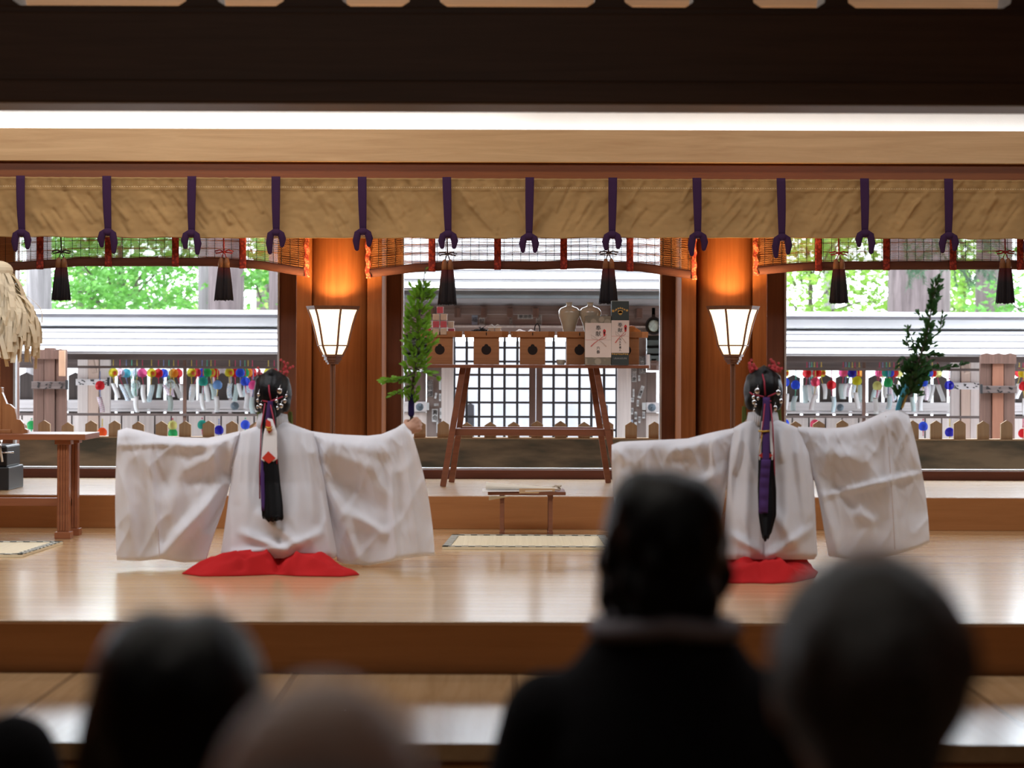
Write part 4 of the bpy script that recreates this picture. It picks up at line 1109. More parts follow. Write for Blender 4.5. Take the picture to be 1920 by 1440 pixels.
specL = dict(hc=(512, 742), yaw=-.12, flip=1, seed=1.0,
    tail=[(0, 507, 760, 8), (.12, 505, 790, 12), (.35, 505, 850, 14), (.6, 508, 905, 16), (.85, 511, 950, 18.5), (1, 512, 972, 18.5)],
    lev=[(792, 498, 540, .055, .06, 0), (800, 478, 560, .075, .08, 0), (811, 448, 592, .095, .11, .01), (850, 438, 602, .125, .13, .01), (905, 432, 610, .15, .14, .01), (960, 425, 618, .19, .16, 0), (1010, 418, 627, .225, .18, 0), (1038, 414, 632, .24, .2, 0), (1047, 420, 628, .225, .19, 0)],
    bfl=[(437, 820, 432, 905, 7, .018), (452, 815, 444, 930, 8, .014), (586, 812, 604, 905, 8, .016), (572, 812, 590, 960, 9, .012), (604, 900, 622, 1040, 7, .018), (545, 805, 560, 1000, 16, .012), (470, 830, 448, 1020, 14, .010), (455, 1000, 540, 1034, 9, .016), (490, 965, 560, 1022, 10, .014), (530, 1030, 600, 1000, 8, .012), (525, 960, 523, 1040, 3, -.008), (430, 1036, 520, 1030, 6, .012)],
    sleeves=[dict(T=[(0, 450, 808), (.14, 424, 814), (.30, 390, 821), (.46, 345, 820), (.62, 300, 817), (.78, 262, 807), (.90, 238, 802), (1, 221, 807)],
                  B=[(0, 433, 900), (.10, 420, 950), (.20, 402, 1000), (.30, 386, 1053), (.45, 345, 1055), (.58, 303, 1048), (.75, 262, 1052), (1, 219, 1050)],
                  fl=[(428, 905, 300, 1045, 13, .030), (425, 840, 330, 900, 17, .020), (410, 830, 330, 835, 12, .014), (400, 822, 402, 905, 9, .012), (440, 820, 432, 880, 8, .016), (280, 850, 298, 1045, 7, .014), (300, 905, 410, 880, 20, -.016), (232, 870, 250, 1030, 12, .014), (345, 880, 300, 990, 22, .012), (222, 835, 400, 826, 5, .007), (395, 990, 420, 920, 10, -.02)],
                  bow=[(0, -4), (.3, 0), (1, -4)], thick=[(0, .075), (.3, .06), (1, .045)], yoff=[(0, .03), (.4, .0), (1, -.06)], seed=2.0, flare=1),
             dict(T=[(0, 582, 808), (.13, 610, 812), (.30, 645, 815), (.48, 690, 817), (.62, 715, 814), (.78, 742, 803), (.92, 757, 793), (1, 770, 806)],
                  B=[(0, 606, 890), (.08, 616, 960), (.18, 632, 1052), (.24, 646, 1057), (.40, 690, 1060), (.60, 730, 1054), (.80, 766, 1046), (1, 815, 1041)],
                  fl=[(607, 895, 672, 1050, 12, .026), (612, 845, 700, 880, 16, .018), (620, 830, 730, 850, 14, .012), (610, 815, 610, 890, 9, .014), (735, 880, 742, 1045, 7, .014), (640, 900, 735, 965, 20, -.018), (650, 960, 720, 1000, 10, .014), (760, 850, 785, 1035, 9, .012), (680, 830, 722, 960, 18, .012), (632, 930, 660, 990, 9, .012)],
                  bow=[(0, -2), (.7, 0), (1, 9)], thick=[(0, .075), (.3, .06), (1, .05)], yoff=[(0, .03), (.4, .02), (1, .0)], seed=5.0, flare=1)],
    seams=[([(288, 852), (291, 900), (295, 960), (299, 1044)], -.055), ([(736, 850), (738, 920), (741, 980), (745, 1046)], -.035)],
    arms=[([(455, 832, .03), (370, 846, .0), (305, 840, -.04)], ((-1, 0, -.12), (0, .3, -1), (0, 1, .2)), dict(curl=.3)),
          ([(575, 834, .03), (692, 845, .02), (757, 812, 0)], ((.72, .12, .50), (.16, 1, -.12), (-.50, .1, .85)), dict(wrap=1.25, k=.98))],
    hk=([(hx(340, 10.0), 10.02), (hx(380, 9.9), 9.90), (hx(450, 9.95), 9.93), (hx(515, 9.97), 10.00), (hx(560, 9.93), 9.93), (hx(640, 9.9), 9.91), (hx(674, 10), 10.0), (hx(640, 10.3), 10.25), (hx(600, 10.5), 10.7), (hx(440, 10.5), 10.7), (hx(385, 10.3), 10.25)],
        [(hx(470, 10), 10.05, .10, .07, .05), (hx(425, 10), 10.02, .09, .06, .035), (hx(455, 10), 10.16, .13, .14, .05), (hx(500, 10), 10.2, .11, .15, .055), (hx(563, 10), 10.12, .085, .13, .095), (hx(598, 10), 10.08, .07, .11, .055), (hx(400, 10), 10.03, .11, .08, .035), (hx(635, 10), 10.02, .08, .07, .025), (hx(520, 10), 10.55, .3, .25, .12)],
        [(hx(522, 10), 9.95, hx(512, 10), 10.3, .028, -.05), (hx(385, 10), 9.97, hx(500, 10), 10.09, .022, .028), (hx(420, 10), 9.95, hx(505, 10), 10.02, .018, .022), (hx(545, 10), 9.96, hx(590, 10), 10.2, .02, .03), (hx(455, 10), 9.96, hx(480, 10), 10.15, .016, -.03), (hx(620, 10), 9.97, hx(575, 10), 10.06, .018, -.03), (hx(530, 10), 10.0, hx(560, 10), 10.15, .014, -.022), (hx(425, 10), 10.05, hx(440, 10), 10.2, .015, -.02), (hx(655, 10), 9.97, hx(585, 10), 9.98, .018, .02)]),
    extra=extraL)
dancer(dL, 'kneeling person in white robe and red skirt, bare hand gripping a leafy branch', specL)

# right dancer: hands inside the sleeves
dR = 10.15
def extraR(t, d0):
    strip('purple_ribbon', [(0, 1437, 745, -.15), (.2, 1437, 790, -.175), (.45, 1436, 860, -.22), (1, 1431, 963, -.27)], 13, purp, t, d0, 0)
    strip('purple_ribbon', [(0, 1436, 862, -.228), (.5, 1433, 905, -.25), (1, 1431, 962, -.285)], 17.5, purp, t, d0, 0, ripple=1)
    for pts in ([(1434, 757, -.16), (1430, 800, -.18), (1427, 822, -.185)], [(1445, 757, -.16), (1449, 800, -.18), (1452, 880, -.195), (1453, 905, -.195)], [(1432, 752, -.15), (1446, 752, -.15)]):
        MB().tube([W(x, y, d0+o) for x, y, o in pts], .0035, 6).build('crimson_cord', crim, t, True)
    for pts in ([(1398, 728, -.03), (1410, 739, -.105), (1432, 744, -.14)], [(1440, 744, -.14), (1455, 737, -.11), (1464, 722, -.04)], [(1435, 742, -.135), (1433, 715, -.125), (1429, 700, -.08)]):
        MB().tube([W(x, y, d0+o) for x, y, o in pts], .004, 6).build('crimson_cord', crim, t, True)
    pp = MB().add([W(1428, 790, d0-.165), W(1446, 790, d0-.165), W(1450, 845, d0-.19), W(1449, 862, d0-.195), W(1436, 868, d0-.197), W(1423, 862, d0-.19), W(1423, 840, d0-.188)], [[0, 1, 2, 3, 4, 5, 6]])
    p_ = pp.build('paper_wrap', wpaper, t, solid=.006)
    MB().add([W(1436, 844, d0-.201), W(1449, 854, d0-.203), W(1436, 864, d0-.205), W(1422, 854, d0-.2)], [[0, 1, 2, 3]]).build('red_diamond', redp, p_, solid=.003)
    MB().tube([W(1422, 808, d0-.19), W(1430, 809, d0-.197), W(1443, 808, d0-.19)], .0045, 6).tube([W(1430, 809, d0-.19), W(1424, 850, d0-.199)], .002, 5).build('gold_cord', goldc, p_, True)
    dangles(t, [(1420, 733, .013), (1413, 745, .008), (1422, 747, .008), (1414, 754, .010), (1417, 760, .007), (1459, 736, .012), (1464, 752, .010), (1453, 765, .011), (1414, 770, .006)], d0, -.125)
    sprig(t, d0, 1411, 700, 24, -3, -.04); sprig(t, d0, 1416, 697, 16, -8, -.05); sprig(t, d0, 1446, 697, 24, 5, -.04); sprig(t, d0, 1452, 700, 14, 9, -.05)
    for x in (1395, 1460):
        mb = MB()
        for q in range(9): mb.tube([W(x+(q-4)*.7, 762, d0+.02), W(x+1+(q-4)*1.1, 797, d0+.02+.004*(q % 3))], .0028, 5)
        mb.tube([W(x+2, 735, d0+.01), W(x, 763, d0+.02)], .0016, 4)
        mb.build('green_tassel', mat('moss_green_tassel', (.14,.17,.035), .9), t)
specR = dict(hc=(1430, 738), yaw=.05, flip=-1, seed=9.0,
    tail=[(0, 1437, 752, 7), (.2, 1436, 800, 10), (.4, 1436, 860, 13), (.62, 1438, 915, 16), (.82, 1439, 965, 15.5), (.95, 1437, 998, 9), (1, 1435, 1008, 5)],
    lev=[(786, 1408, 1456, .055, .06, 0), (793, 1392, 1474, .075, .08, 0), (804, 1372, 1500, .095, .11, .01), (850, 1366, 1518, .125, .13, .01), (905, 1363, 1526, .15, .14, .01), (960, 1361, 1529, .19, .16, 0), (1010, 1358, 1531, .22, .18, 0), (1040, 1356, 1533, .235, .2, 0), (1049, 1362, 1526, .22, .19, 0)],
    bfl=[(1372, 820, 1366, 960, 6, .02), (1388, 805, 1378, 880, 7, .014), (1405, 800, 1396, 1000, 10, .010), (1470, 795, 1478, 1000, 12, .012), (1492, 800, 1508, 960, 8, .014), (1510, 815, 1524, 960, 7, .018), (1524, 900, 1530, 1040, 4, .012), (1365, 1000, 1420, 1032, 8, .016), (1440, 1045, 1530, 985, 9, .014), (1450, 960, 1500, 1030, 12, .010), (1433, 970, 1432, 1045, 3, -.008), (1460, 808, 1465, 860, 6, .010)],
    sleeves=[dict(T=[(0, 1380, 802), (.15, 1352, 807), (.30, 1325, 813), (.45, 1290, 822), (.60, 1255, 824), (.78, 1205, 826), (.92, 1163, 828), (1, 1147, 834)],
                  B=[(0, 1364, 900), (.08, 1356, 960), (.20, 1342, 1040), (.40, 1300, 1052), (.60, 1255, 1050), (.80, 1210, 1048), (1, 1166, 1045)],
                  fl=[(1362, 880, 1300, 920, 14, .018), (1340, 815, 1335, 900, 10, .014), (1320, 830, 1250, 850, 14, .012), (1165, 850, 1180, 1000, 10, .014), (1210, 840, 1213, 1000, 6, .010), (1300, 850, 1320, 980, 14, .010), (1155, 840, 1175, 868, 7, .016)],
                  bow=[(0, -3), (1, -6)], thick=[(0, .075), (.3, .06), (1, .045)], yoff=[(0, .03), (.4, .0), (1, -.06)], seed=12.0, flare=1),
             dict(T=[(0, 1496, 800), (.14, 1525, 801), (.30, 1555, 803), (.45, 1585, 801), (.60, 1620, 790), (.76, 1655, 773), (.88, 1684, 765), (1, 1703, 777)],
                  B=[(0, 1526, 890), (.08, 1538, 950), (.18, 1553, 1042), (.35, 1595, 1049), (.55, 1640, 1048), (.75, 1685, 1038), (.9, 1722, 1028), (1, 1743, 1018)],
                  fl=[(1530, 890, 1570, 1040, 10, .016), (1545, 930, 1715, 890, 6, .012), (1540, 845, 1610, 860, 16, .016), (1555, 805, 1548, 880, 9, .014), (1662, 780, 1680, 1030, 5, .010), (1600, 830, 1660, 930, 22, .010), (1692, 790, 1715, 870, 8, .014), (1610, 960, 1640, 980, 10, .010), (1560, 900, 1600, 950, 12, -.012)],
                  bow=[(0, -2), (.6, 2), (1, 8)], thick=[(0, .075), (.3, .06), (1, .055)], yoff=[(0, .03), (.4, .02), (1, .0)], seed=15.0, flare=1)],
    seams=[([(1661, 780), (1667, 850), (1673, 940), (1678, 1030)], -.05), ([(1208, 834), (1211, 900), (1214, 1000)], -.05)],
    arms=[([(1385, 828, .03), (1310, 846, 0), (1240, 850, -.04)], ((-1, 0, -.05), (0, .3, -1), (0, 1, .2)), dict(curl=.3)),
          ([(1490, 826, .03), (1595, 826, .02), (1660, 796, 0)], ((.75, .12, .45), (.16, 1, -.12), (-.45, .1, .85)), dict(wrap=1.25, k=.95))],
    hk=([(hx(1348, 9.7), 9.75), (hx(1372, 9.65), 9.66), (hx(1410, 9.68), 9.68), (hx(1450, 9.65), 9.66), (hx(1490, 9.7), 9.72), (hx(1530, 9.9), 9.95), (hx(1545, 10), 10.2), (hx(1500, 10.3), 10.5), (hx(1380, 10.3), 10.5), (hx(1330, 10), 10.15)],
        [(hx(1385, 9.8), 9.78, .09, .08, .055), (hx(1440, 9.8), 9.76, .10, .07, .055), (hx(1485, 9.8), 9.80, .08, .08, .05), (hx(1400, 9.8), 9.95, .14, .14, .05), (hx(1470, 9.8), 9.95, .13, .14, .05), (hx(1515, 9.9), 10.05, .08, .12, .05), (hx(1435, 10), 10.3, .22, .2, .12)],
        [(hx(1372, 9.7), 9.7, hx(1400, 9.8), 9.9, .025, .025), (hx(1430, 9.7), 9.7, hx(1425, 9.8), 9.95, .022, -.035), (hx(1480, 9.7), 9.72, hx(1450, 9.8), 9.9, .02, .022), (hx(1440, 9.7), 9.8, hx(1490, 9.8), 9.85, .018, -.02)]),
    extra=extraR)
dancer(dR, 'kneeling person in white robe with both hands hidden in the sleeves', specR)

# ---------------------------------------------------------------- the branches they hold
def leaf_mesh(mb, p, dirv, up, L, w):
    dirv = dirv.normalized(); r = dirv.cross(up)
    r = r.normalized() if r.length > 1e-4 else dirv.orthogonal().normalized()
    u = r.cross(dirv)
    st = ((0, .12, 0), (.22, .75, .05), (.5, 1, .09), (.78, .62, .06), (1, .03, -.03))
    vs = []
    for t, ww, b in st:
        c = p+dirv*L*t+u*L*b
        vs += [c-r*w*ww*.5+u*L*.05*ww, c, c+r*w*ww*.5+u*L*.05*ww]
    fs = []
    for i in range(4):
        for j in range(2): fs.append([3*i+j, 3*i+j+1, 3*i+j+4, 3*i+j+3])
    mb.add(vs, fs)
def branch(d0, stem, clusters, subs, leafm, barkm, label, L, w, wraps):
    P = lambda x, y, o=0: W(x, y, d0+o)
    t = thing('leafy_branch', P(*stem[0]), label, 'branch')
    st = MB().tube([P(*q) for q in stem], [lerp(.010, .002, i/(len(stem)-1)) for i in range(len(stem))], 8)
    for s in subs: st.tube([P(*q) for q in s], [lerp(.0045, .0012, i/(len(s)-1)) for i in range(len(s))], 6)
    st.build('stem', barkm, t, True)
    lm = MB()
    def along(pts, u):
        n = len(pts)-1; i = min(n-1, int(u*n)); f = u*n-i
        return P(*pts[i]).lerp(P(*pts[i+1]), f), (P(*pts[i+1])-P(*pts[i])).normalized()
    for line, n, u0, u1, spread, sc in clusters:
        for i in range(n):
            u = R.uniform(u0, u1); p, dv = along(line, u)
            a = R.uniform(0, 2*PI)
            o = Vector((math.cos(a), .8*math.sin(a), R.uniform(-.35, .5)))
            off = spread*R.random()**.6
            base = p+o*off*.7
            lm_dir = (dv*R.uniform(.4, 1.1)+o*R.uniform(.5, 1.0)).normalized()
            leaf_mesh(lm, base, lm_dir, Vector((R.uniform(-.3, .3), -1, R.uniform(-.2, .9))), L*sc*R.uniform(.75, 1.15), w*sc*R.uniform(.8, 1.1))
            if off > .02: st2.tube([p, base], .0012, 4)
    lm.build('leaves', leafm, t, True)
    st2.build('twigs', barkm, t)
    for name, pts, r, m in wraps: MB().tube([P(*q) for q in pts], r, 10, ball=True, flat=.6, flatdir=(0, 1, 0)).build(name, m, t, True)
    return t
bark = mat('branch_bark', (.05,.035,.025), .8)
leafL = cloth('bright_green_leaf', (.15,.33,.03), .45, rough=.4, weave=80, amt=.35); leafR = cloth('dark_green_leaf', (.035,.10,.03), .3, rough=.35, weave=80, amt=.35)
st2 = MB()
sL = [(771, 812, .035), (772, 780, .035), (773, 740, .03), (777, 690, .0), (782, 640, -.02), (786, 590, -.02), (793, 545, -.01), (795, 520, 0), (798, 500, 0)]
branch(dL, sL, [(sL, 300, .36, .74, .085, 1.0), (sL, 40, .72, .80, .03, .8), (sL, 5, .80, .99, .004, .45), (sL, 60, .20, .38, .05, .85),
       ([(776, 700, 0), (750, 712, -.03), (716, 716, -.05)], 34, .15, 1, .03, .95), ([(778, 690, 0), (800, 700, -.02), (822, 707, -.02)], 16, .2, 1, .03, 1.0), ([(776, 720, 0), (752, 733, 0), (738, 742, 0)], 14, .1, 1, .02, .9),
       ([(784, 680, 0), (806, 655, -.03), (815, 632, -.03)], 14, .3, 1, .02, .9)],
       [[(776, 700, 0), (750, 712, -.03), (716, 716, -.05)], [(778, 690, 0), (800, 700, -.02), (822, 707, -.02)], [(776, 720, 0), (752, 733, 0), (738, 742, 0)], [(784, 680, 0), (806, 655, -.03), (815, 632, -.03)]],
       leafL, bark, 'upright bright green leafy branch gripped in the bare hand of the kneeling dancer', .042, .017,
       [('navy_wrap', [(771, 776, .03), (771, 762, .03), (772, 742, .027)], .017, cloth('navy_ribbon', (.02,.015,.08), .05))])
st2 = MB()
sR = [(1684, 776, .02), (1692, 757, .0), (1700, 740, -.01), (1712, 710, -.02), (1722, 680, -.02), (1735, 640, -.02), (1743, 600, -.01), (1750, 560, 0), (1756, 522, 0)]
branch(dR, sR, [(sR, 120, .58, 1.0, .022, 1.1), (sR, 80, .40, .62, .07, .95), (sR, 190, .22, .46, .085, 1.15),
       ([(1715, 706, -.02), (1745, 690, -.03), (1775, 690, -.04), (1806, 683, -.04)], 60, .1, 1, .016, .85), ([(1726, 664, -.02), (1745, 665, -.03), (1770, 667, -.03)], 26, .1, 1, .022, 1.0), ([(1738, 630, 0), (1712, 640, 0), (1700, 612, 0)], 22, .2, 1, .016, .8),
       ([(1745, 600, 0), (1728, 598, 0), (1716, 584, 0)], 10, .3, 1, .01, .8), ([(1738, 640, 0), (1762, 622, 0), (1768, 590, 0)], 20, .2, 1, .014, .8), ([(1722, 680, 0), (1694, 672, 0), (1688, 690, 0)], 24, .1, 1, .025, .9), ([(1735, 650, 0), (1705, 655, 0), (1698, 640, 0)], 18, .2, 1, .015, .8)],
       [[(1715, 706, -.02), (1745, 690, -.03), (1775, 690, -.04), (1806, 683, -.04)], [(1726, 664, -.02), (1745, 665, -.03), (1770, 667, -.03)], [(1738, 630, 0), (1712, 640, 0), (1700, 612, 0)], [(1745, 600, 0), (1728, 598, 0), (1716, 584, 0)], [(1738, 640, 0), (1762, 622, 0), (1768, 590, 0)], [(1722, 680, 0), (1694, 672, 0), (1688, 690, 0)], [(1735, 650, 0), (1705, 655, 0), (1698, 640, 0)]],
       leafR, bark, 'slanting dark green leafy branch with a light blue ribbon rising from the covered hand', .036, .016,
       [('blue_ribbon', [(1683, 768, -.02), (1688, 750, -.035), (1698, 730, -.035), (1705, 716, -.03)], [.012, .013, .016, .012], cloth('sky_blue_ribbon', (.10,.42,.58), .2)),
        ('tan_ribbon', [(1692, 764, -.03), (1699, 744, -.035), (1706, 724, -.03)], [.005, .006, .005], cloth('tan_ribbon_cloth', (.55,.38,.12), .2)),
        ('red_ribbon', [(1703, 718, -.045), (1706, 711, -.045)], .008, cloth('red_ribbon_cloth', (.45,.04,.03), .2))])

# ---------------------------------------------------------------- the audience
def viewer(px, top, d, hw, label, jm, hairfn, sm=skin2, yaw=0, trim=None, shoulder=.205, hair_m=None, ear=None, slope=1.0, up=0, cz=.118):
    k = d/F
    p = W(px, top, d); zt = p.z; x = p.x
    t = thing('person', (x, d, HF), label, 'person')
    s = hw/.155
    c = V(x, d, zt-cz*s-.012)
    b = MB(); at, kk = head_shell(b, c, hw, yaw)
    zn = c.z-.10*s
    b.tube([V(x, d-.005, zn+.03), V(x, d-.012, zn-.04), V(x, d-.018, zn-.11)], [.052*s, .054*s, .07*s], 18, ball=True)
    zn += up; zs = zn-.095; zh = HF+.46
    rings = []
    for f, a, dd in ((0, .07, .06), (.05, shoulder*.62, .085), (.14, shoulder*.86, .105), (.45, shoulder*.80, .115), (.75, shoulder*.72, .11), (1, shoulder*.80, .12)):
        z = lerp(zs+.02, zh, f); rings.append([V(x+a*math.cos(q*PI/12), d+.0+dd*math.sin(q*PI/12), z) for q in range(24)])
    b.loft(rings)
    jk = MB(); rings = []
    for f, a, dd in ((-.02, .075*s, .068*s), (.03, shoulder*.56, .10), (.09, shoulder*.86, .12), (.2, shoulder*.96, .135), (.5, shoulder*.92, .145), (.8, shoulder*.86, .14), (1.06, shoulder*.96, .15)):
        z = lerp(zs+.03, zh, f)-(0 if f < .05 else (slope-1)*.03); rings.append([V(x+a*math.cos(q*PI/14), d+dd*math.sin(q*PI/14), z) for q in range(28)])
    jk.loft(rings)
    for sg in (-1, 1):
        sh, el, wr = V(x+sg*shoulder*.86, d, zs-.035*slope), V(x+sg*(shoulder+.035), d+.06, zs-.31), V(x+sg*.10, d+.30, HF+.56)
        b.tube([sh, el, wr], [.05, .04, .028], 14, ball=True)
        jk.tube([sh, lerp(sh, el, .5), el, lerp(el, wr, .85)], [.068, .063, .056, .045], 16, ball=True)
        hand(b, wr, (-sg*.35, .9, -.25), (-sg*.1, -.25, -1), (-sg*.9, .2, .1), curl=.25, k=.95)
        hp, kn_, an = V(x+sg*.09, d+.02, HF+.47), V(x+sg*.12, d+.44, HF+.47), V(x+sg*.12, d+.42, HF+.09)
        b.tube([hp, kn_], [.085, .06], 14, ball=True); b.tube([kn_, an], [.055, .036], 12, ball=True)
        b.tube([an+V(0, -.03, -.03), an+V(0, .08, -.055), an+V(0, .17, -.06)], [.036, .036, .026], 12, ball=True)
    union('body', b, .007, sm, t, 4)
    eyes(at, kk, t)
    jo = union('jacket', jk, .012, jm, t, 8)
    tr = MB()
    for sg in (-1, 1):
        hp, kn_, an = V(x+sg*.09, d+.0, HF+.475), V(x+sg*.12, d+.45, HF+.475), V(x+sg*.12, d+.42, HF+.10)
        tr.tube([hp, kn_], [.105, .078], 14, ball=True).tube([kn_, an], [.076, .058], 14, ball=True)
    union('trousers', tr, .014, jm, t, 6)
    hm = MB(); hairfn(hm, c, s)
    if hm.v: union('hair', hm, .006, hair_m or hairm, t, 5)
    if trim: 
        MB().tube([V(x+.092*s*math.cos(a)*1.08, d-.016+.092*s*math.sin(a), zn-.050-.014*abs(math.cos(a))) for a in [2*PI*q/40 for q in range(41)]], .015*s, 10).build('collar', trim, t, True)
    if ear: MB().ell(at(-.080, .0, -.052), (.007, .007, .007), 10, 8).build('earring', mat('dull_gold', (.4,.34,.2), .3, metal=1), t, True)
    st = thing('stool', (x, d-.02, HF), 'wooden stool under the '+' '.join(label.replace('person', 'viewer').split()[:10]).rstrip(','), 'stool')
    sz = HF+.360
    MB().box((x, d+.02, sz-.015), (.38, .36, .03), .006).build('seat', brownw_h, st)
    for a in (-1, 1):
        for q in (-1, 1): MB().box((x+a*.15, d+.02+q*.14, (sz-.03+HF)/2), (.035, .035, sz-.03-HF), .003).build('leg', brownw, st)
    return t
def locks(hm, c, s, n, rad, seed, tm=1.9):
    rr = random.Random(seed)
    for i in range(n):
        a = rr.uniform(0, 2*PI); th = rr.uniform(.1, tm)
        p = V(math.sin(th)*math.cos(a)*rad[0], math.sin(th)*math.sin(a)*rad[1]-.01, math.cos(th)*rad[2])
        if p.y > .05*s and p.z < .05: continue
        q = c+V(p.x, p.y, p.z)
        hm.tube([q*1.0, q+V(p.x*.06, p.y*.06-.002, -.022*s), q+V(p.x*.02, p.y*.02, -.05*s)], [.012*s, .014*s, .006*s], 8, ball=True)
def hair_w(hm, c, s):        # short full cut, squared at the crown
    hm.ell(c+V(0, -.012, .024*s), (.092*s, .106*s, .108*s), 40, 28, fn=lambda p, q: Vector((q.x*(1+.07*max(0, p.z)), q.y if p.y < .5 else q.y-.03*(p.y-.5), q.z)))
    hm.ell(c+V(-.034*s, -.015, .055*s), (.054*s, .08*s, .078*s), 20, 14); hm.ell(c+V(.036*s, -.015, .050*s), (.056*s, .08*s, .074*s), 20, 14)
    hm.ell(c+V(0, -.045*s, -.055*s), (.080*s, .060*s, .080*s), 24, 16)
    hm.tube([c+V(0, -.052*s, -.06*s), c+V(0, -.052*s, -.125*s)], [.064*s, .050*s], 16, ball=True)
    locks(hm, c, s, 80, (.09*s, .104*s, .12*s), 3)
def hair_g(hm, c, s):        # short grey hair, thin at the crown
    hm.ell(c+V(0, -.010, .017*s), (.0865*s, .100*s, .096*s), 40, 28, fn=lambda p, q: Vector((q.x, q.y if p.y < .3 else q.y-.04*(p.y-.3), q.z)))
    hm.ell(c+V(0, -.048*s, -.035*s), (.058*s, .05*s, .062*s), 24, 16)
    locks(hm, c+V(0, 0, .014), s, 60, (.080*s, .096*s, .088*s), 5, 1.3)
def hair_b(hm, c, s):        # thin fringe round the back, bald on top
    hm.ell(c+V(0, -.024*s, -.006*s), (.0810*s, .090*s, .098*s), 40, 28, fn=lambda p, q: Vector((q.x, q.y if p.y < .2 else q.y-.06*(p.y-.2), q.z)))
def hair_d(hm, c, s):        # dark bob, parted at the crown
    for sg in (-1, 1):
        hm.ell(c+V(sg*.030*s, -.012, .020*s), (.068*s, .108*s, .112*s), 30, 22)
        hm.tube([c+V(sg*.075*s, -.01, .02*s), c+V(sg*.088*s, -.012, -.07*s), c+V(sg*.08*s, -.02, -.15*s)], [.03*s, .036*s, .028*s], 16, ball=True)
    hm.tube([c+V(0, -.06*s, .0), c+V(0, -.07*s, -.08*s), c+V(0, -.055*s, -.16*s)], [.06*s, .062*s, .05*s], 20, ball=True)
    hm.ell(c+V(0, -.045*s, -.07*s), (.088*s, .06*s, .09*s), 24, 16)
    locks(hm, c, s, 60, (.092*s, .104*s, .118*s), 9)
greyhair = mat('greying_hair', (.045,.042,.042), .45, noise_amt=.6, nscale=22, bump=.5, bscale=90, stretch=(6, 6, .5))
greyfr = mat('grey_hair', (.10,.095,.10), .5, noise_amt=.3, nscale=30, bump=.4, bscale=90, stretch=(6, 6, .5))
viewer(1246, 880, 2.88, .152, 'person with short black hair, black jacket and a pale neckband', blackcloth, hair_w, trim=mat('pale_neckband', (.30,.29,.34), .8), shoulder=.195, ear=1, slope=2.8, up=.062)
viewer(1632, 1034, 1.74, .160, 'person with short greying hair and large head close to the camera', mat('brown_black_jacket', (.05,.028,.018), .9), hair_g, hair_m=greyhair, shoulder=.2, slope=2.2, up=-.05, cz=.100)
viewer(338, 1142, 2.14, .152, 'person with dark parted hair in a black coat, behind the nearly bald head', blackcloth, hair_d, shoulder=.19)
viewer(606, 1235, 1.26, .162, 'person nearly bald with a grey fringe, the blurriest and closest of the audience', mat('grey_jacket', (.06,.055,.055), .9), hair_b, hair_m=greyfr, sm=mat('pale_scalp', (.40,.25,.19), .5, noise_amt=.06))
viewer(-192, 975, 3.0, .152, 'person in black of whom only a rounded shoulder shows at the picture\'s lower corner', blackcloth, hair_w, shoulder=.205)
# ================================================================ outside
GZ = -1.0
struct('ground', MB().span((-40, 15.1, GZ-.2), (40, 70, GZ)), mat('white_gravel', (.40,.39,.38), .9, nscale=30, noise_amt=.15, bump=.4, bscale=200))
# unseen hall eave, added to keep sky light off the pickets
struct('roof', MB().add([(XL-1, 14.78, 2.75), (XR+1, 14.78, 2.75), (XR+1, 15.8, 2.48), (XL-1, 15.8, 2.48), (XL-1, 14.78, 2.85), (XR+1, 14.78, 2.85), (XR+1, 15.8, 2.58), (XL-1, 15.8, 2.58)], [[3, 2, 1, 0], [4, 5, 6, 7], [0, 1, 5, 4], [1, 2, 6, 5], [2, 3, 7, 6], [3, 0, 4, 7]]), brownw_h)
# picket fence on a stained base board just outside the windows
d = 15.6
pf = thing('picket_fence', (XX(1000, d), d, GZ), 'low fence of pointed tan pickets on a stained board outside the three windows', 'fence')
zt5, zb5 = ZZ(822.5, d), ZZ(890, d)
stain, nt, b = _nm('stained_board')
tc = N(nt, 'ShaderNodeTexCoord'); mp = N(nt, 'ShaderNodeMapping'); mp.inputs['Scale'].default_value = (1.2, 4, 5); nt.links.new(tc.outputs['Object'], mp.inputs[0])
n1 = N(nt, 'ShaderNodeTexNoise'); n1.inputs['Scale'].default_value = 1.6; n1.inputs['Detail'].default_value = 6; nt.links.new(mp.outputs[0], n1.inputs['Vector'])
cr = N(nt, 'ShaderNodeValToRGB'); e = cr.color_ramp.elements; e[0].position = .36; e[1].position = .6; e[0].color = (.060, .054, .036, 1); e[1].color = (.19, .14, .085, 1)
nt.links.new(n1.outputs['Fac'], cr.inputs[0]); nt.links.new(cr.outputs[0], b.inputs['Base Color']); b.inputs['Roughness'].default_value = .85
MB().span((XX(-260, d), d-.03, GZ), (XX(2250, d), d+.03, zt5), .004).build('base_board', stain, pf)
MB().span((XX(-260, d), d-.055, zt5-.002), (XX(2250, d), d+.055, zt5+.010), .003).build('cap_rail', picketw, pf)
pk = MATS['tan_picket_wood']
px = -178
pxs = []
x = -134
while x < 2160:
    pxs.append(x); x += 43.9
for i, x in enumerate(pxs):
    if 560 < x < 770 or 1240 < x < 1455: continue
    top = 789+R.uniform(-2.0, 2.5); xx = XX(x, d); hw = XX(11, d)-XX(0, d)
    mb = MB().prism([(xx-hw, zt5+.009), (xx+hw, zt5+.009), (xx+hw, ZZ(top+7, d, x)), (xx, ZZ(top, d, x)), (xx-hw, ZZ(top+7, d, x))], d-.045, d-.02)
    mb.build('picket', pk, pf)

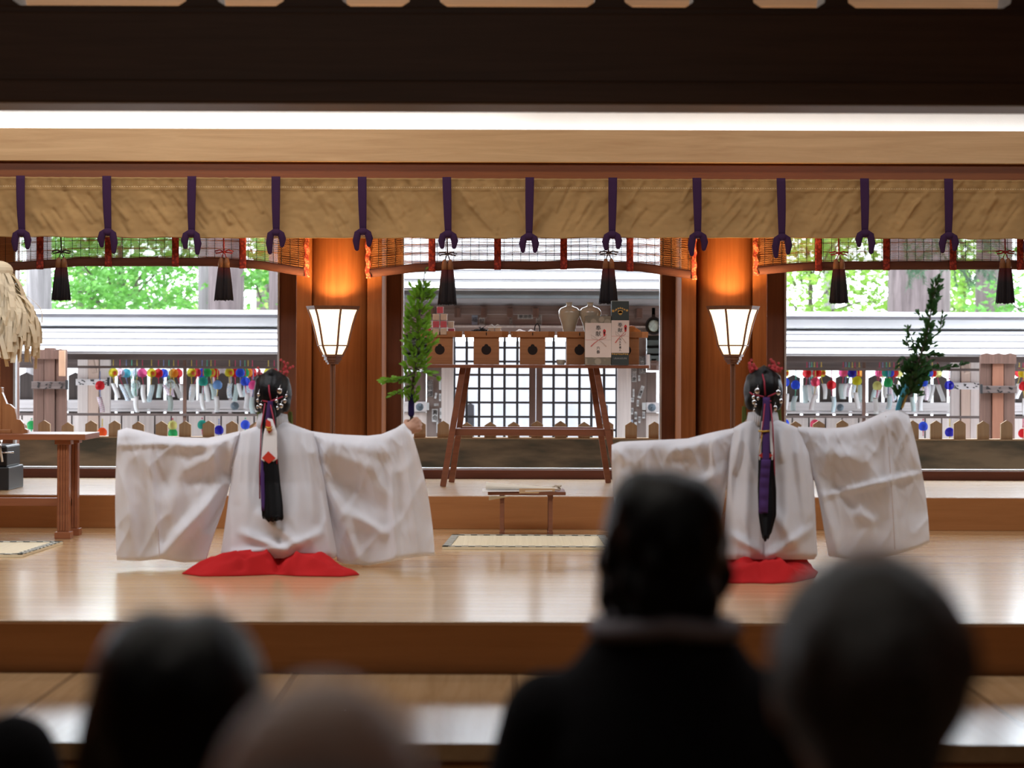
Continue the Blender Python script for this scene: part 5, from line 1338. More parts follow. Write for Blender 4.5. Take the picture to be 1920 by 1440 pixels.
# roofed galleries left and right, with thin shingle courses
roofm = mat('weathered_shingle', (.60,.60,.61), .55, noise_amt=.12, nscale=1.5, stretch=(1, 3, 1)); lipm = mat('shingle_edge', (.16,.15,.16), .8)
def shed_roof(parent, xa, xb, d0, zlo, d1, zhi, n, ridge):
    """n overlapping courses from the eave (d0, zlo) up to the ridge (d1, zhi)"""
    for i in range(n):
        t0, t1 = i/n, (i+1)/n
        p0 = Vector((0, lerp(d0, d1, t0), lerp(zlo, zhi, t0))); p1 = Vector((0, lerp(d0, d1, t1)+.06, lerp(zlo, zhi, t1)))
        th = .022
        mb = MB().add([(xa, p0.y, p0.z-th), (xb, p0.y, p0.z-th), (xb, p0.y, p0.z), (xa, p0.y, p0.z), (xa, p1.y, p1.z-th-.012), (xb, p1.y, p1.z-th-.012), (xb, p1.y, p1.z-.012), (xa, p1.y, p1.z-.012)],
                      [[0, 1, 2, 3], [7, 6, 5, 4], [0, 4, 5, 1], [3, 2, 6, 7], [0, 3, 7, 4], [1, 5, 6, 2]])
        mb.build('shingle_course', roofm, parent)
        MB().span((xa, p0.y-.004, p0.z-.0125), (xb, p0.y+.01, p0.z-.001)).build('course_edge', lipm, parent)
def gallery(xa, xb, label, posts, railx):
    d = 17.8
    g = thing('roofed_gallery', ((XX(xa, d)+XX(xb, d))/2, 18.2, GZ), label, 'gallery')
    A, B = XX(xa, d), XX(xb, d)
    ze = ZZ(661, 17.6)
    shed_roof(g, A, B, 17.55, ze, 18.75, ZZ(612, 18.75), 4, 0)
    rz = ZZ(612, 18.8)
    MB().span((A, 18.62, rz-.01), (B, 18.95, ZZ(597, 18.7)), .006).build('ridge_board', roofm, g)
    MB().span((A, 18.58, ZZ(597, 18.7)), (B, 18.62+.4, ZZ(592, 18.7)), .003).build('ridge_edge', lipm, g)
    MB().span((A, 18.50, ZZ(592, 18.7)), (B, 19.05, ZZ(583, 18.5)), .008).build('ridge_cap', roofm, g)
    MB().add([(A, 18.95, rz), (B, 18.95, rz), (B, 19.9, ze+.05), (A, 19.9, ze+.05), (A, 18.95, rz-.03), (B, 18.95, rz-.03), (B, 19.9, ze+.02), (A, 19.9, ze+.02)], [[0, 1, 2, 3], [7, 6, 5, 4], [0, 4, 5, 1], [2, 6, 7, 3], [1, 5, 6, 2], [0, 3, 7, 4]]).build('rear_roof_slope', roofm, g)
    MB().span((A, 17.72, ZZ(677, 17.72)), (B, 17.80, ZZ(662, 17.72)), .004).build('eave_beam', brownw_h, g)
    for py in (690.5, 779.5):
        MB().span((A, 17.80, ZZ(py+2.4, 17.8)), (B, 17.84, ZZ(py-2.2, 17.8)), .003).build('rail', brownw_h, g)
    for x in railx: MB().span((XX(x-3, 17.84), 17.815, GZ), (XX(x+3, 17.84), 17.85, ZZ(676, 17.8)), .003).build('upright', brownw, g)
    MB().span((A, 18.9, ZZ(690, 18.9)), (B, 18.98, ZZ(672, 18.9)), .004).build('rear_beam', brownw_h, g)
    return g
gallery(-420, 640, 'shingle-roofed gallery seen through the window nearest the paper streamers', [], [347, -40])
gallery(1330, 2380, 'shingle-roofed gallery seen through the window behind the slanting dark branch', [], [1619.5, 2010])
# fence boards behind the wind chimes
def back_fence(xa, xb, label, x0):
    d = 19.1
    f = thing('board_fence', ((XX(xa, d)+XX(xb, d))/2, d, GZ), label, 'fence')
    x = x0
    while x < xb:
        if x > xa:
            xx = XX(x, d); hw = XX(12.3, d)-XX(0, d); top = 701
            MB().prism([(xx-hw, GZ), (xx+hw, GZ), (xx+hw, ZZ(top+6, d)), (xx, ZZ(top, d)), (xx-hw, ZZ(top+6, d))], d, d+.03).build('fence_board', dkfence, f)
        x += 30.6
    MB().span((XX(xa, d), d-.07, ZZ(769, d)), (XX(xb, d), d-.02, ZZ(752, d)), .004).build('cross_rail', greyw_h, f)
    MB().span((XX(xa, d), d-.09, ZZ(773.5, d)), (XX(xb, d), d-.01, ZZ(769.5, d)), .003).build('rail_ledge', greyw_h, f)
    y = XX(xa, d)
    w = XX(31, d)-XX(0, d)
    while y < XX(xb, d):
        MB().span((y+.004, d-.06, GZ), (y+w-.010, d-.035, ZZ(781, d)), .002).build('skirting_board', palew, f); y += w
    return f
back_fence(-420, 640, 'fence of dark pointed boards with a pale rail behind the chimes nearest the paper streamers', -410)
back_fence(1330, 2380, 'fence of dark pointed boards with a pale rail behind the chimes by the slanting branch', 1335)
# plank gateposts
hing = mat('black_iron', (.02,.02,.022), .5)
def plankpost(xa, xb, top, d, mats, bar, bm_, label, ironx=None, cap=None):
    t = thing('plank_gatepost', ((XX(xa, d)+XX(xb, d))/2, d, GZ), label, 'gatepost')
    for i in range(3):
        a, b2 = lerp(xa, xb, i/3), lerp(xa, xb, (i+1)/3)
        MB().span((XX(a, d)+.002, d-(.012 if i == 1 else 0), GZ), (XX(b2, d)-.004, d+.05, ZZ(top-(3 if i == 1 else 0), d)), .003).build('plank', mats[i], t)
    MB().span((XX(xa-1, d), d-.045, ZZ(bar[1], d)), (XX(xb+1, d), d-.012, ZZ(bar[0], d)), .004).build('cross_bar', bm_, t)
    nail = MB()
    for i in range(3):
        c = lerp(xa, xb, (i+.5)/3); zc_ = ZZ((bar[0]+bar[1])/2, d)
        for q in range(5): nail.box((XX(c+R.uniform(-5, 5), d), d-.047, zc_+R.uniform(-.025, .025)), (.018, .004, .008), rot=Matrix.Rotation(R.uniform(-.6, .6), 3, 'Y'))
    nail.build('rivet', hing, t)
    if cap: 
        for i in range(3):
            a, b2 = lerp(xa, xb, i/3), lerp(xa, xb, (i+1)/3)
            MB().prism([(XX(a, d), ZZ(cap[1], d)), (XX(b2, d), ZZ(cap[1], d)), (XX(b2, d), ZZ(cap[0]+3, d)), (XX(lerp(a, b2, .5), d), ZZ(cap[0], d)), (XX(a, d), ZZ(cap[0]+3, d))], d-.03, d-.006).build('cap_plank', brownw, t)
    if ironx: MB().span((XX(ironx-2, d), d-.055, ZZ(bar[1]+1, d)), (XX(ironx+2, d), d-.02, ZZ(bar[0]-3, d)), .002).build('iron_strap', hing, t)
    return t
p1 = plankpost(62, 125, 658, 17.45, [brownw, brownw, brownw], (718, 732), brownw_h, 'dark brown three-plank gatepost beside the paper streamer wand', 127, (657, 676))
MB().span((XX(112, 17.4), 17.36, ZZ(708, 17.4)), (XX(123, 17.4), 17.40, ZZ(660, 17.4)), .004).build('nailed_batten', mat('tan_batten', (.50,.29,.18), .7), p1)
plankpost(145, 207, 672, 18.55, [palew, pinkw, palew], (713, 725), greyw_h, 'pale weathered three-plank gatepost behind the big red wind chime', 205)
plankpost(1838, 1904, 664, 17.45, [brownw, wood('red_brown_plank', (.22,.09,.055), (.32,.14,.085), 2, rough=.7), brownw], (720.5, 734), brownw_h, 'dark brown three-plank gatepost at the far end beyond the slanting branch', 1838, (659, 679))
plankpost(1783, 1838, 672, 18.2, [palew, pinkw, palew], (714.5, 727.5), greyw_h, 'pale weathered three-plank gatepost beside the navy wind chime', None)
for xp, dd, n in ((176, 18.4, 'brown peg on the pale gatepost behind the big red chime'), (1813, 18.05, 'brown peg on the pale gatepost beside the navy chime')):
    o = MB().bar(W(xp-5, 672, dd), W(xp+1, 699, dd-.05), .05, .05, .004).build('hanging_peg', pinkw); tag(o, n, 'peg')
# bright backing added to whiten the gaps behind the fences
struct('bright_backing_wall', MB().span((-14, 23.0, GZ), (14, 23.2, ZZ(686, 23)), .01), mat('white_backing', (.85,.85,.86), .9))

# ---------------------------------------------------------------- wind chimes
CC = {'yellow': (.75,.72,.04), 'pink': (.85,.16,.42), 'pale pink': (.80,.62,.70), 'cyan': (.18,.62,.74), 'clear': (.80,.88,.88), 'lilac': (.70,.66,.78), 'red': (.72,.015,.03), 'blue': (.06,.16,.80), 'green': (.05,.55,.20), 'teal': (.05,.50,.42), 'navy': (.03,.025,.55), 'light blue': (.30,.50,.80), 'orange': (.85,.16,.02), 'red and white': (.75,.10,.20), 'pale yellow': (.78,.76,.35), 'yellow-orange': (.85,.45,.05)}
stripm = [mat('white_strip', (.85,.86,.88), .8), pattern('blue_check_strip', (.45,.70,.82), (.82,.88,.90), 'check', 95), pattern('teal_diagonal_strip', (.25,.45,.45), (.80,.85,.85), 'stripe', 30), pattern('pink_dot_strip', (.65,.45,.58), (.85,.83,.86), 'check', 80), pattern('blue_wave_strip', (.40,.62,.85), (.85,.89,.93), 'dots', 60)]
cordm = {c: mat('chime_cord_'+c, v, .8) for c, v in dict(yellow=(.55,.40,.08), red=(.50,.05,.12), green=(.08,.40,.26), blue=(.20,.24,.45)).items()}
def ch_mesh():
    pr = [(.003, .068), (.012, .066), (.028, .055), (.0405, .032), (.043, .010), (.041, -.012), (.033, -.030), (.022, -.038), (.0225, -.0395)]
    pr = [(r, z*.76+.004) for r, z in pr]
    return MB().lathe(pr[::-1], (0, 0, 0), 20, cap=False).mesh('bulb', True)
bulb0 = ch_mesh()
bulbs = {}
for cn, cv in CC.items():
    m = bulb0.copy(); m.materials.clear(); m.materials.append(glassy('glass_'+cn.replace(' ', '_'), cv, .18 if cn in ('clear', 'lilac', 'pale pink') else .42)); bulbs[cn] = m
def obj(name, me, par):
    o = bpy.data.objects.new(name, me); COL.objects.link(o); o.parent = par; return o
paint = glassy('painted_orange_spot', (.85, .22, .08), .75)
def chime(px, py, d, cn, strip, cord, slen, lean, label, top=674, painted=False):
    p = W(px, py, d)
    t = thing('wind_chime', p, label, 'wind chime', 'glass wind chimes outside')
    obj('glass_bulb', bulbs[cn], t)
    k = d/F
    mb = MB().tube([(0, 0, ZZ(top, d, px)-p.z), (0, 0, .066)], .0045, 5).ell((0, 0, .070), (.008, .008, .007), 8, 6)
    me = mb.mesh('cord', True); me.materials.append(cordm[cord]); obj('cord', me, t)
    e = Vector((lean*slen*.3, 0, -.04-slen*.35))
    me = MB().tube([(0, 0, .03), (0, 0, -.04), e], .0035, 5).ell((0, 0, -.034), (.007, .007, .010), 8, 6).mesh('clapper', True); me.materials.append(cordm[cord]); obj('clapper', me, t)
    w = .023
    tw = R.uniform(-.5, .5)
    def st(u, v):
        a = tw*(.4+v)
        return Vector((e.x+lean*slen*.55*v+.012*math.sin(v*3+px)+(u-.5)*2*w*math.cos(a), e.y+(u-.5)*2*w*math.sin(a), e.z-slen*v))
    if strip is not None:
        me = MB().grid(st, 2, 6).mesh('paper_strip', True); me.materials.append(stripm[strip]); o = obj('paper_strip', me, t); md = o.modifiers.new('t', 'SOLIDIFY'); md.thickness = .001
    if painted:
        me = MB().ell((.014, -.022, .008), (.022, .021, .024), 12, 8).mesh('painted_spot', True); me.materials.append(paint); obj('painted_spot', me, t)
    return t
L_up = [(212.5, 'yellow', 1), (225, 'pale pink', 0), (236.7, 'cyan', 0), (247, 'clear', 0), (257, 'lilac', 0), (267, 'pink', 0), (284, 'yellow', 1), (297, 'red', 0), (306.7, 'blue', 0), (316.7, 'clear', 0), (325.6, 'yellow-orange', 0), (334, 'red', 0), (359, 'yellow', 1), (368.5, 'red', 0), (378.9, 'blue', 0), (388.3, 'green', 0), (395.5, 'yellow', 1), (403, 'red', 0), (430, 'yellow', 1), (441, 'red', 0), (450.5, 'blue', 0), (459, 'green', 0), (465, 'yellow-orange', 0), (473, 'red', 0), (503, 'yellow', 1), (514, 'red', 0), (521, 'blue', 0)]
R_up = [(1471, 'yellow', 1), (1513, 'red', 0), (1518, 'clear', 0), (1522, 'green', 0), (1527, 'blue', 0), (1532, 'red', 0), (1540, 'yellow', 1), (1581, 'pink', 0), (1586, 'yellow', 0), (1592, 'green', 0), (1598, 'navy', 0), (1603, 'red', 0), (1611, 'yellow-orange', 0), (1649, 'pink', 0), (1655, 'pale yellow', 0), (1662, 'teal', 0), (1668, 'blue', 0), (1676, 'red', 0), (1685, 'pale yellow', 0), (1728.7, 'yellow', 0), (1734, 'green', 0), (1741, 'blue', 0), (1748, 'red', 0), (1758, 'pale yellow', 0), (1911, 'red', 0), (1918, 'yellow', 0)]
L_mid = [(187.4, 725.5, 'red', 3, 696), (254.4, 724, 'clear', 0, 690), (320, 723, 'clear', 2, 690), (381, 718, 'teal', 0, 690), (407.8, 724.4, 'light blue', 0, 690), (460, 718, 'blue', 0, 690), (474.8, 725, 'pink', 2, 690)]
R_mid = [(1471.5, 719, 'blue', 0, 690), (1492, 724.4, 'blue', 2, 692), (1529, 719, 'red and white', 0, 690), (1559, 724.4, 'red', 1, 692), (1607, 716.7, 'yellow', 0, 690), (1645, 726, 'pale yellow', 0, 690), (1665.5, 720.5, 'green', 1, 690), (1714, 726, 'teal', 2, 690), (1731, 719.5, 'blue', 0, 690), (1779.8, 725, 'navy', None, 692), (1919, 727, 'red', 0, 690)]
L_low = [(191.7, 813, 'orange', None, 785), (323.3, 800, 'pale yellow', None, 785), (324, 815, 'green', None, 785), (379, 799, 'teal', None, 785), (410.5, 809, 'navy', None, 785), (460, 799, 'blue', None, 785), (59, 800, 'green', None, 785)]
R_low = [(1471, 797, 'blue', None, 785), (1527.8, 798, 'red and white', None, 785), (1731, 802, 'blue', None, 785), (1780.6, 813, 'navy', None, 785), (1918, 815, 'red', None, 785)]
ordn = lambda n: ['first', 'second', 'third', 'fourth', 'fifth', 'sixth', 'seventh', 'eighth', 'ninth', 'tenth', 'eleventh', 'twelfth', 'thirteenth', 'fourteenth', 'fifteenth', 'sixteenth', 'seventeenth', 'eighteenth', 'nineteenth', 'twentieth', 'twenty-first', 'twenty-second', 'twenty-third', 'twenty-fourth', 'twenty-fifth', 'twenty-sixth', 'twenty-seventh', 'twenty-eighth', 'twenty-ninth', 'thirtieth'][n]
cc = ['yellow', 'red', 'blue', 'green', 'yellow', 'red']
for up, side in ((L_up, 'streamer window'), (R_up, 'slanting branch window')):
    for i, (x, cn, pa) in enumerate(up):
        dd = 18.20+.09*(i % 5)
        chime(x, 701.5+R.uniform(-.8, 1), dd, cn, R.choice((0, 1, 2, 3, 4, 0)), cc[i % 6], R.uniform(.125, .165), R.uniform(-.5, .5), '%s glass wind chime, %s from left in the top row, %s' % (cn, ordn(i), side), painted=bool(pa))
for mid, side in ((L_mid, 'streamer window'), (R_mid, 'slanting branch window')):
    for i, (x, y, cn, s_, tp) in enumerate(mid):
        chime(x, y, 18.03+.02*(i % 3), cn, s_, cc[(i+2) % 6], R.uniform(.13, .16), R.uniform(-.2, .2), '%s glass wind chime, %s from left in the middle row, %s' % (cn, ordn(i), side), top=tp)
for low, side in ((L_low, 'streamer window'), (R_low, 'slanting branch window')):
    for i, (x, y, cn, s_, tp) in enumerate(sorted(low)):
        chime(x, y, 17.93+.01*(i % 2), cn, s_, cc[(i+3) % 6], .1, 0, '%s glass wind chime, %s from left behind the pickets, %s' % (cn, ordn(i), side), top=tp)

# ---------------------------------------------------------------- the gate facing the middle window
d = 17.6
gt = thing('roofed_gate', (XX(1000, d), d+.4, GZ), 'weathered roofed gate with lattice doors seen through the middle window', 'gate')
A, B = XX(640, d), XX(1350, d)
GT = lambda px, py, dd=17.6: W(px, py, dd)
shed_roof(gt, A, B, 16.9, ZZ(540, 16.9), 19.2, ZZ(400, 19.2), 9, 0)
gateb = wood('grey_brown_gate_beam', (.28,.21,.195), (.42,.33,.31), 0, rough=.8, fine=30)
slate = mat('blue_grey_eave_board', (.17,.20,.22), .7, noise_amt=.1)
MB().span((A, 16.93, ZZ(559, 16.93)), (B, 17.0, ZZ(543, 16.93)), .004).build('eave_fascia', slate, gt)
MB().add([(A, 17.0, ZZ(560, 17)), (B, 17.0, ZZ(560, 17)), (B, 17.62, ZZ(574, 17.6)), (A, 17.62, ZZ(574, 17.6)), (A, 17.0, ZZ(556, 17)), (B, 17.0, ZZ(556, 17)), (B, 17.62, ZZ(566, 17.6)), (A, 17.62, ZZ(566, 17.6))], [[0, 1, 2, 3], [7, 6, 5, 4], [0, 4, 5, 1], [2, 6, 7, 3], [1, 5, 6, 2], [0, 3, 7, 4]]).build('eave_soffit', wood('grey_soffit', (.27,.25,.26), (.36,.33,.33), 0, rough=.8), gt)
MB().span((A, 17.55, ZZ(590, d)), (B, 17.75, ZZ(573, d)), .005).build('head_beam', gateb, gt)
for px in (810, 858, 907, 956, 1004, 1052, 1148, 1197):
    MB().span((XX(px-5.5, 17.5), 17.35, ZZ(596, 17.5)), (XX(px+5.5, 17.5), 17.60, ZZ(578, 17.5)), .006).build('rafter_end', brownw, gt)
MB().span((A, 17.66, ZZ(628, d)), (B, 17.72, ZZ(589, d)), .003).build('transom_panel', gateb, gt)
MB().span((XX(800, d), 17.60, ZZ(614, d)), (XX(1212, d), 17.68, ZZ(610, d)), .003).build('pale_ledge', palew, gt)
dgreen = mat('dark_green_slats', (.05,.065,.06), .6)
for xa, xb in ((640, 800), (1214, 1350)):
    MB().span((XX(xa, d), 17.70, ZZ(672, d)), (XX(xb, d), 17.76, ZZ(592, d)), .003).build('dark_recess', dgreen, gt)
    for q, py in enumerate((637, 652, 666)):
        MB().span((XX(xa, d), 17.60-.03*q, ZZ(py+10, d)), (XX(xb, d), 17.72, ZZ(py, d)), .004).build('green_ledge', mat('grey_green_ledge', (.11,.14,.135), .6), gt)
    MB().span((XX(xa, d), 17.56, ZZ(694, d)), (XX(xb, d), 17.70, ZZ(676, d)), .004).build('side_beam', gateb, gt)
for xa, xb, mm in ((828, 850, palew), (1158, 1183, palew), (800, 828, brownw), (1183, 1212, brownw)):
    MB().span((XX(xa, d), 17.58 if mm is palew else 17.62, GZ), (XX(xb, d), 17.70, ZZ(612, d)), .003).build('door_post' if mm is palew else 'side_panel', wood('grey_brown_panel', (.20,.155,.14), (.29,.23,.21), 2, rough=.8) if mm is brownw else mm, gt)
gbp = wood('grey_brown_panel', (.2,.15,.14), (.3,.2,.2), 2)
for xa, xb in ((700, 726), (727, 757), (758, 798), (1213, 1232), (1246, 1268), (1270, 1300)):
    MB().span((XX(xa, d), 17.66, GZ), (XX(xb, d), 17.70, ZZ(697, d)), .003).build('fence_board', gbp, gt)
for xa, xb in ((700, 800), (1212, 1310)):
    MB().span((XX(xa, d), 17.60, ZZ(773, d)), (XX(xb, d), 17.66, ZZ(754, d)), .003).build('cross_rail', greyw_h, gt)
    MB().span((XX(xa, d), 17.62, GZ), (XX(xb, d), 17.65, ZZ(774, d)), .003).build('skirting_board', palew, gt)
MB().span((XX(1211, d), 17.50, ZZ(690, d)), (XX(1217, d), 17.62, ZZ(664, d)), .003).build('bracket', palew, gt)
for py in (675, 687): MB().span((XX(1220, d), 17.54, ZZ(py+5, d)), (XX(1230, d), 17.57, ZZ(py-3, d))).build('mortise', brownw, gt)
# lattice doors
latm = mat('dark_lattice_wood', (.045,.043,.048), .7)
def lattice(xa, xb, vs, label):
    t = thing('lattice_door', (XX((xa+xb)/2, 17.75), 17.75, GZ), label, 'door')
    mb = MB(); dd = 17.75
    for x in vs: mb.span((XX(x-2.3, dd), dd-.015, GZ), (XX(x+2.3, dd), dd+.015, ZZ(612, dd)))
    for y in (626, 652, 678, 703, 728.6, 754.8, 781.5, 806, 830): mb.span((XX(xa, dd), dd-.018, ZZ(y+2, dd)), (XX(xb, dd), dd+.018, ZZ(y-2, dd)))
    mb.build('bars', latm, t)
    for a, b2, mm in ((xa, xa+4 if xa < 900 else xa+12, latm if xa < 900 else brownw), (xb-12 if xa < 900 else xb-4, xb, brownw if xa < 900 else latm)):
        MB().span((XX(a, dd), dd-.03, GZ), (XX(b2, dd), dd+.03, ZZ(610, dd)), .003).build('stile', mm, t)
lattice(850, 1004.3, (875, 898.5, 922.7, 946, 970), 'dark lattice gate door on the seaweed side of the middle window')
lattice(1005.5, 1158, (1038, 1062.7, 1086.6, 1109, 1132.7), 'dark lattice gate door on the gift box side of the middle window')
cu = MB().grid(lambda u, v: W(lerp(835, 1175, u), lerp(640, 835, v), 18.15+.02*math.sin(u*40)+.01*math.sin(u*17)), 120, 6)
tag(cu.build('white_banner', cloth('white_banner_cloth', (.88,.88,.90), .55), None, True, solid=.002), 'plain white cloth hanging behind the lattice doors', 'cloth')
# pale blue posts low behind the lattice
for i, (xa, xb) in enumerate(((875, 889), (1127, 1140))):
    o = MB().prism([(XX(xa, 17.9), GZ), (XX(xb, 17.9), GZ), (XX(xb, 17.9), ZZ(760, 17.9)), (XX((xa+xb)/2, 17.9), ZZ(756, 17.9)), (XX(xa, 17.9), ZZ(760, 17.9))], 17.9, 17.98).build('stone_marker', mat('bluish_stone', (.42,.46,.54), .8))
    tag(o, 'pale bluish marker post low behind the lattice door, '+('seaweed side' if i == 0 else 'gift box side'), 'post')
# spotlight
t = thing('floodlight', GT(1228, 612, 17.45), 'round black-rimmed floodlight under the gate eave', 'lamp')
rM = Matrix.Rotation(-.25, 3, 'Z')
c = GT(1226, 611, 17.5)
hs = MB(); kk_ = 17.5/F
for r, y in ((6, .16), (12, .10), (15, .02), (15.5, -.01)):
    pass
hs.loft([[c+rM @ Vector((r*kk_*math.cos(a), y, r*kk_*1.1*math.sin(a))) for a in [2*PI*q/28 for q in range(28)]] for r, y in ((6, .14), (12, .09), (15.5, .02), (15.5, -.02), (12.5, -.02), (12.2, .0))])
hs.build('housing', black, t, 'auto')
MB().loft([[c+rM @ Vector((r*kk_*math.cos(a), y, r*kk_*1.1*math.sin(a))) for a in [2*PI*q/28 for q in range(28)]] for r, y in ((12.3, -.004), (8, -.014), (3, -.02))]).build('lens', mat('pale_green_lens', (.55,.68,.64), .15, noise_amt=.3, nscale=40), t, True)
MB().bar(c+V(0, .06, .05), c+V(0, .06, .16), .03, .02).build('bracket', black, t)
# chrysanthemum-shaped metal bosses
bossm = mat('bluish_iron', (.06,.10,.14), .45, metal=.3); bossl = mat('pale_boss_metal', (.45,.52,.58), .4, metal=.3)  # disc metal paler than the dark petals
def boss(px, py, d, r, label):
    p = W(px, py, d); t = thing('metal_boss', p, label, 'boss', 'flower-shaped metal bosses'); k = d/F*r
    mb = MB().lathe([(k*.95, 0), (k, .01), (k*.3, .02)], (0, 0, 0), 32); mb.v = [p+Vector((v.x, -v.z, v.y)) for v in mb.v]
    mb.build('disc', bossl, t)
    pe = MB()
    for q in range(16):
        a = 2*PI*q/16; dv = Vector((math.cos(a), 0, math.sin(a)))
        pe.tube([p+dv*k*.35+V(0, -.022, 0), p+dv*k*.98+V(0, -.014, 0)], [k*.05, k*.115], 6, ball=True)
    pe.ell(p+V(0, -.02, 0), (k*.22, .01, k*.22), 12, 8)
    pe.build('petals', bossm, t, True)
boss(440.5, 761, 19.0, 7.5, 'flower-shaped metal boss on the pale rail behind the pink wind chime')
boss(1575, 764, 19.0, 6.5, 'flower-shaped metal boss on the pale rail beside the big red wind chime')
boss(1222, 764, 17.58, 7.2, 'flower-shaped metal boss on the gate rail near the gift boxes')
boss(787, 763, 17.58, 7, 'flower-shaped metal boss on the gate rail behind the hand-held branch')
# paper votive stickers on the gate
stk = mat('sticker_paper', (.62,.64,.66), .8, noise_amt=.05); stb = mat('sticker_blue_paper', (.38,.46,.60), .8); sink = mat('sticker_ink', (.015,.015,.02), .8)
def sticker(px, py, w, h, txt, label, rot=0, m=stk, d=17.60, vert=True, frame=False, light=False):
    p = W(px, py, d); k = d/F; t = thing('votive_sticker', p, label, 'sticker', 'paper stickers on the gate')
    M = Matrix.Rotation(rot, 3, 'Y')
    MB().box(p+V(0, .003, 0), (w*k, .004, h*k), rot=M).build('paper', m, t)
    if txt:
        n = len(txt); s = min(h/n/1.02, w*.95) if vert else min(w/n, h)
        text_mesh(txt, p+V(0, -.001, 0), s*k*1.0, 'lettering', sink, t, rot, vertical=vert, gap=1.0)
    if frame:
        f = MB()
        for s in (-1, 1):
            f.box(p+M @ V(s*(w/2-1)*k, -.0008, 0), (.8*k, .002, (h-2)*k), rot=M); f.box(p+M @ V(0, -.0008, s*(h/2-1)*k), ((w-2)*k, .002, .8*k), rot=M)
        f.build('border', sink, t)
sticker(1204.5, 684, 11, 33, '貞昭野', 'largest white sticker with bold black characters just right of the table end', frame=True, d=17.58)
sticker(1189, 703, 9, 26, '仲川遼', 'white sticker with bold black characters under the end of the offering table', frame=False)
sticker(1202, 735, 6.5, 24, '八幡雅', 'tilted white sticker with black characters on the gate panel', rot=.32)
for i, (x, y, w, h, tx, l) in enumerate(((1180, 735, 3.6, 19, '小野', 'narrow bluish sticker at the edge of the pale door post'), (1188, 737, 3.5, 15, '川上', 'narrow grey sticker beside the tilted one'), (1186, 750, 5.5, 8, '中', 'small squarish white sticker with one black mark'), (1196, 756, 4, 12, '大木', 'grey sticker halfway down the gate panel'), (1207.5, 762, 7, 14, '', 'blank white sticker beside the metal boss'), (1185.5, 771, 4, 12, '石井', 'grey sticker low by the pale door post'), (1192, 779, 4.5, 14, '水野', 'grey sticker low in the middle of the gate panel'), (1207, 778, 5, 13, '山本', 'small white sticker below the blank one'), (1184, 793, 5, 12, '', 'white sticker lowest beside the pale door post'), (1192, 798, 4.5, 13, '森', 'rounded grey sticker just above a picket'), (1198.5, 709, 4, 11, '平', 'tiny grey sticker beside the bold one under the table end'), (1199, 787, 4, 12, '田中', 'grey sticker just above the last picket'))):
    sticker(x, y, w, h, tx, l, m=stb if i in (0, 8) else stk, rot=R.uniform(-.06, .06))
for x, y, w, h, tx, l, kw in ((806, 728, 11, 31, '御祭禮', 'framed white sticker beneath the offering table by the branch', dict(frame=True)), (817, 742, 4, 11, '八', 'tiny slanting sticker beside the framed one', dict(rot=.2)), (801, 762, 7, 14, '', 'blank white sticker beside the boss behind the branch', {}), (818, 759, 8.5, 4.5, '一心', 'small sideways white sticker low beneath the table', dict(vert=False)), (815.5, 779, 11, 24, '壽命', 'worn bluish white sticker above a picket', {}), (825, 745, 4, 14, '三川', 'white sticker cut by the pale post beneath the table', {}), (825, 722, 4, 18, '', 'plain white sticker on the post edge beneath the table', {}), (826, 775, 3.5, 20, '北村', 'narrow white sticker low on the post edge beneath the table', {}), (820, 800, 3.5, 24, '', 'long pale strip beside the picket beneath the table', {})):
    sticker(x, y, w, h, tx, l, **kw)
for x, y, w, h, tx, l, kw in ((890, 600, 11, 18, '福', 'bluish sticker on the transom above the black seaweed', dict(m=stb)), (903.5, 603, 11, 15, '龍', 'bold black character sticker just above the black seaweed', {}), (958, 601, 5.5, 13, '新光', 'small white sticker on the transom above the middle stand', dict(frame=True)), (985, 594, 29, 8.5, '華湖善', 'wide sideways sticker with three bold characters on the transom', dict(vert=False)), (1010.5, 600, 11, 20, '吉岡', 'upright sticker with two bold characters beside the loop on the transom', {}), (1129, 594, 20, 7, '諏訪', 'sideways white sticker above the wide gift box', dict(vert=False))):
    sticker(x, y, w, h, tx, l, d=17.645, **kw)

# ---------------------------------------------------------------- trees
barkm = wood('grey_cedar_bark', (.085,.077,.077), (.24,.22,.22), 2, rough=.9, bump=1.0, fine=16)
barkd = wood('brown_grey_cedar_bark', (.055,.04,.04), (.16,.125,.125), 2, rough=.9, bump=1.0, fine=14)
def trunk(pa, pb, d, m, label, top=9.0):
    cx = (XX(pa, d, 550)+XX(pb, d, 550))/2; r = (XX(pb, d)-XX(pa, d))/2
    t = thing('cedar_tree', (cx, d, GZ), label, 'tree', 'tall trees beyond the gallery roofs')
    rings = []
    for i in range(25):
        z = lerp(GZ, top, i/24); rr = r*(1.12-.22*i/24)+(.25*r*math.exp(-(z-GZ)/.5))
        rings.append([Vector((cx+rr*(1+.04*math.sin(5*a+z)+.05*nz(a*3, z*.5, cx))*math.cos(a), d+rr*(1+.05*nz(a*3+7, z*.5))*math.sin(a), z)) for a in [2*PI*q/40 for q in range(40)]])
    MB().loft(rings).build('bark_trunk', m, t, True)
    return t, cx, r
trunk(51, 95, 22.2, barkm, 'pale grey tree trunk beside the top of the paper streamers')
trunk(372, 394, 22.8, barkm, 'slim pale tree trunk touching the broad one behind a red-corded tassel')
trunk(392, 455, 22.0, barkd, 'broad grey-brown tree trunk behind the red-corded tassel near the lamp')
trunk(505, 530, 21.8, barkd, 'tree trunk at the edge of the window next to the lamp')
trunk(1543, 1566, 30, barkm, 'slim pale tree trunk behind the red-corded tassel by the other lamp')
trunk(1667, 1775, 24, barkd, 'biggest tree trunk, behind the tip of the slanting branch')
trunk(1830, 1895, 26, barkd, 'grey tree trunk near the far end behind the last tassel')
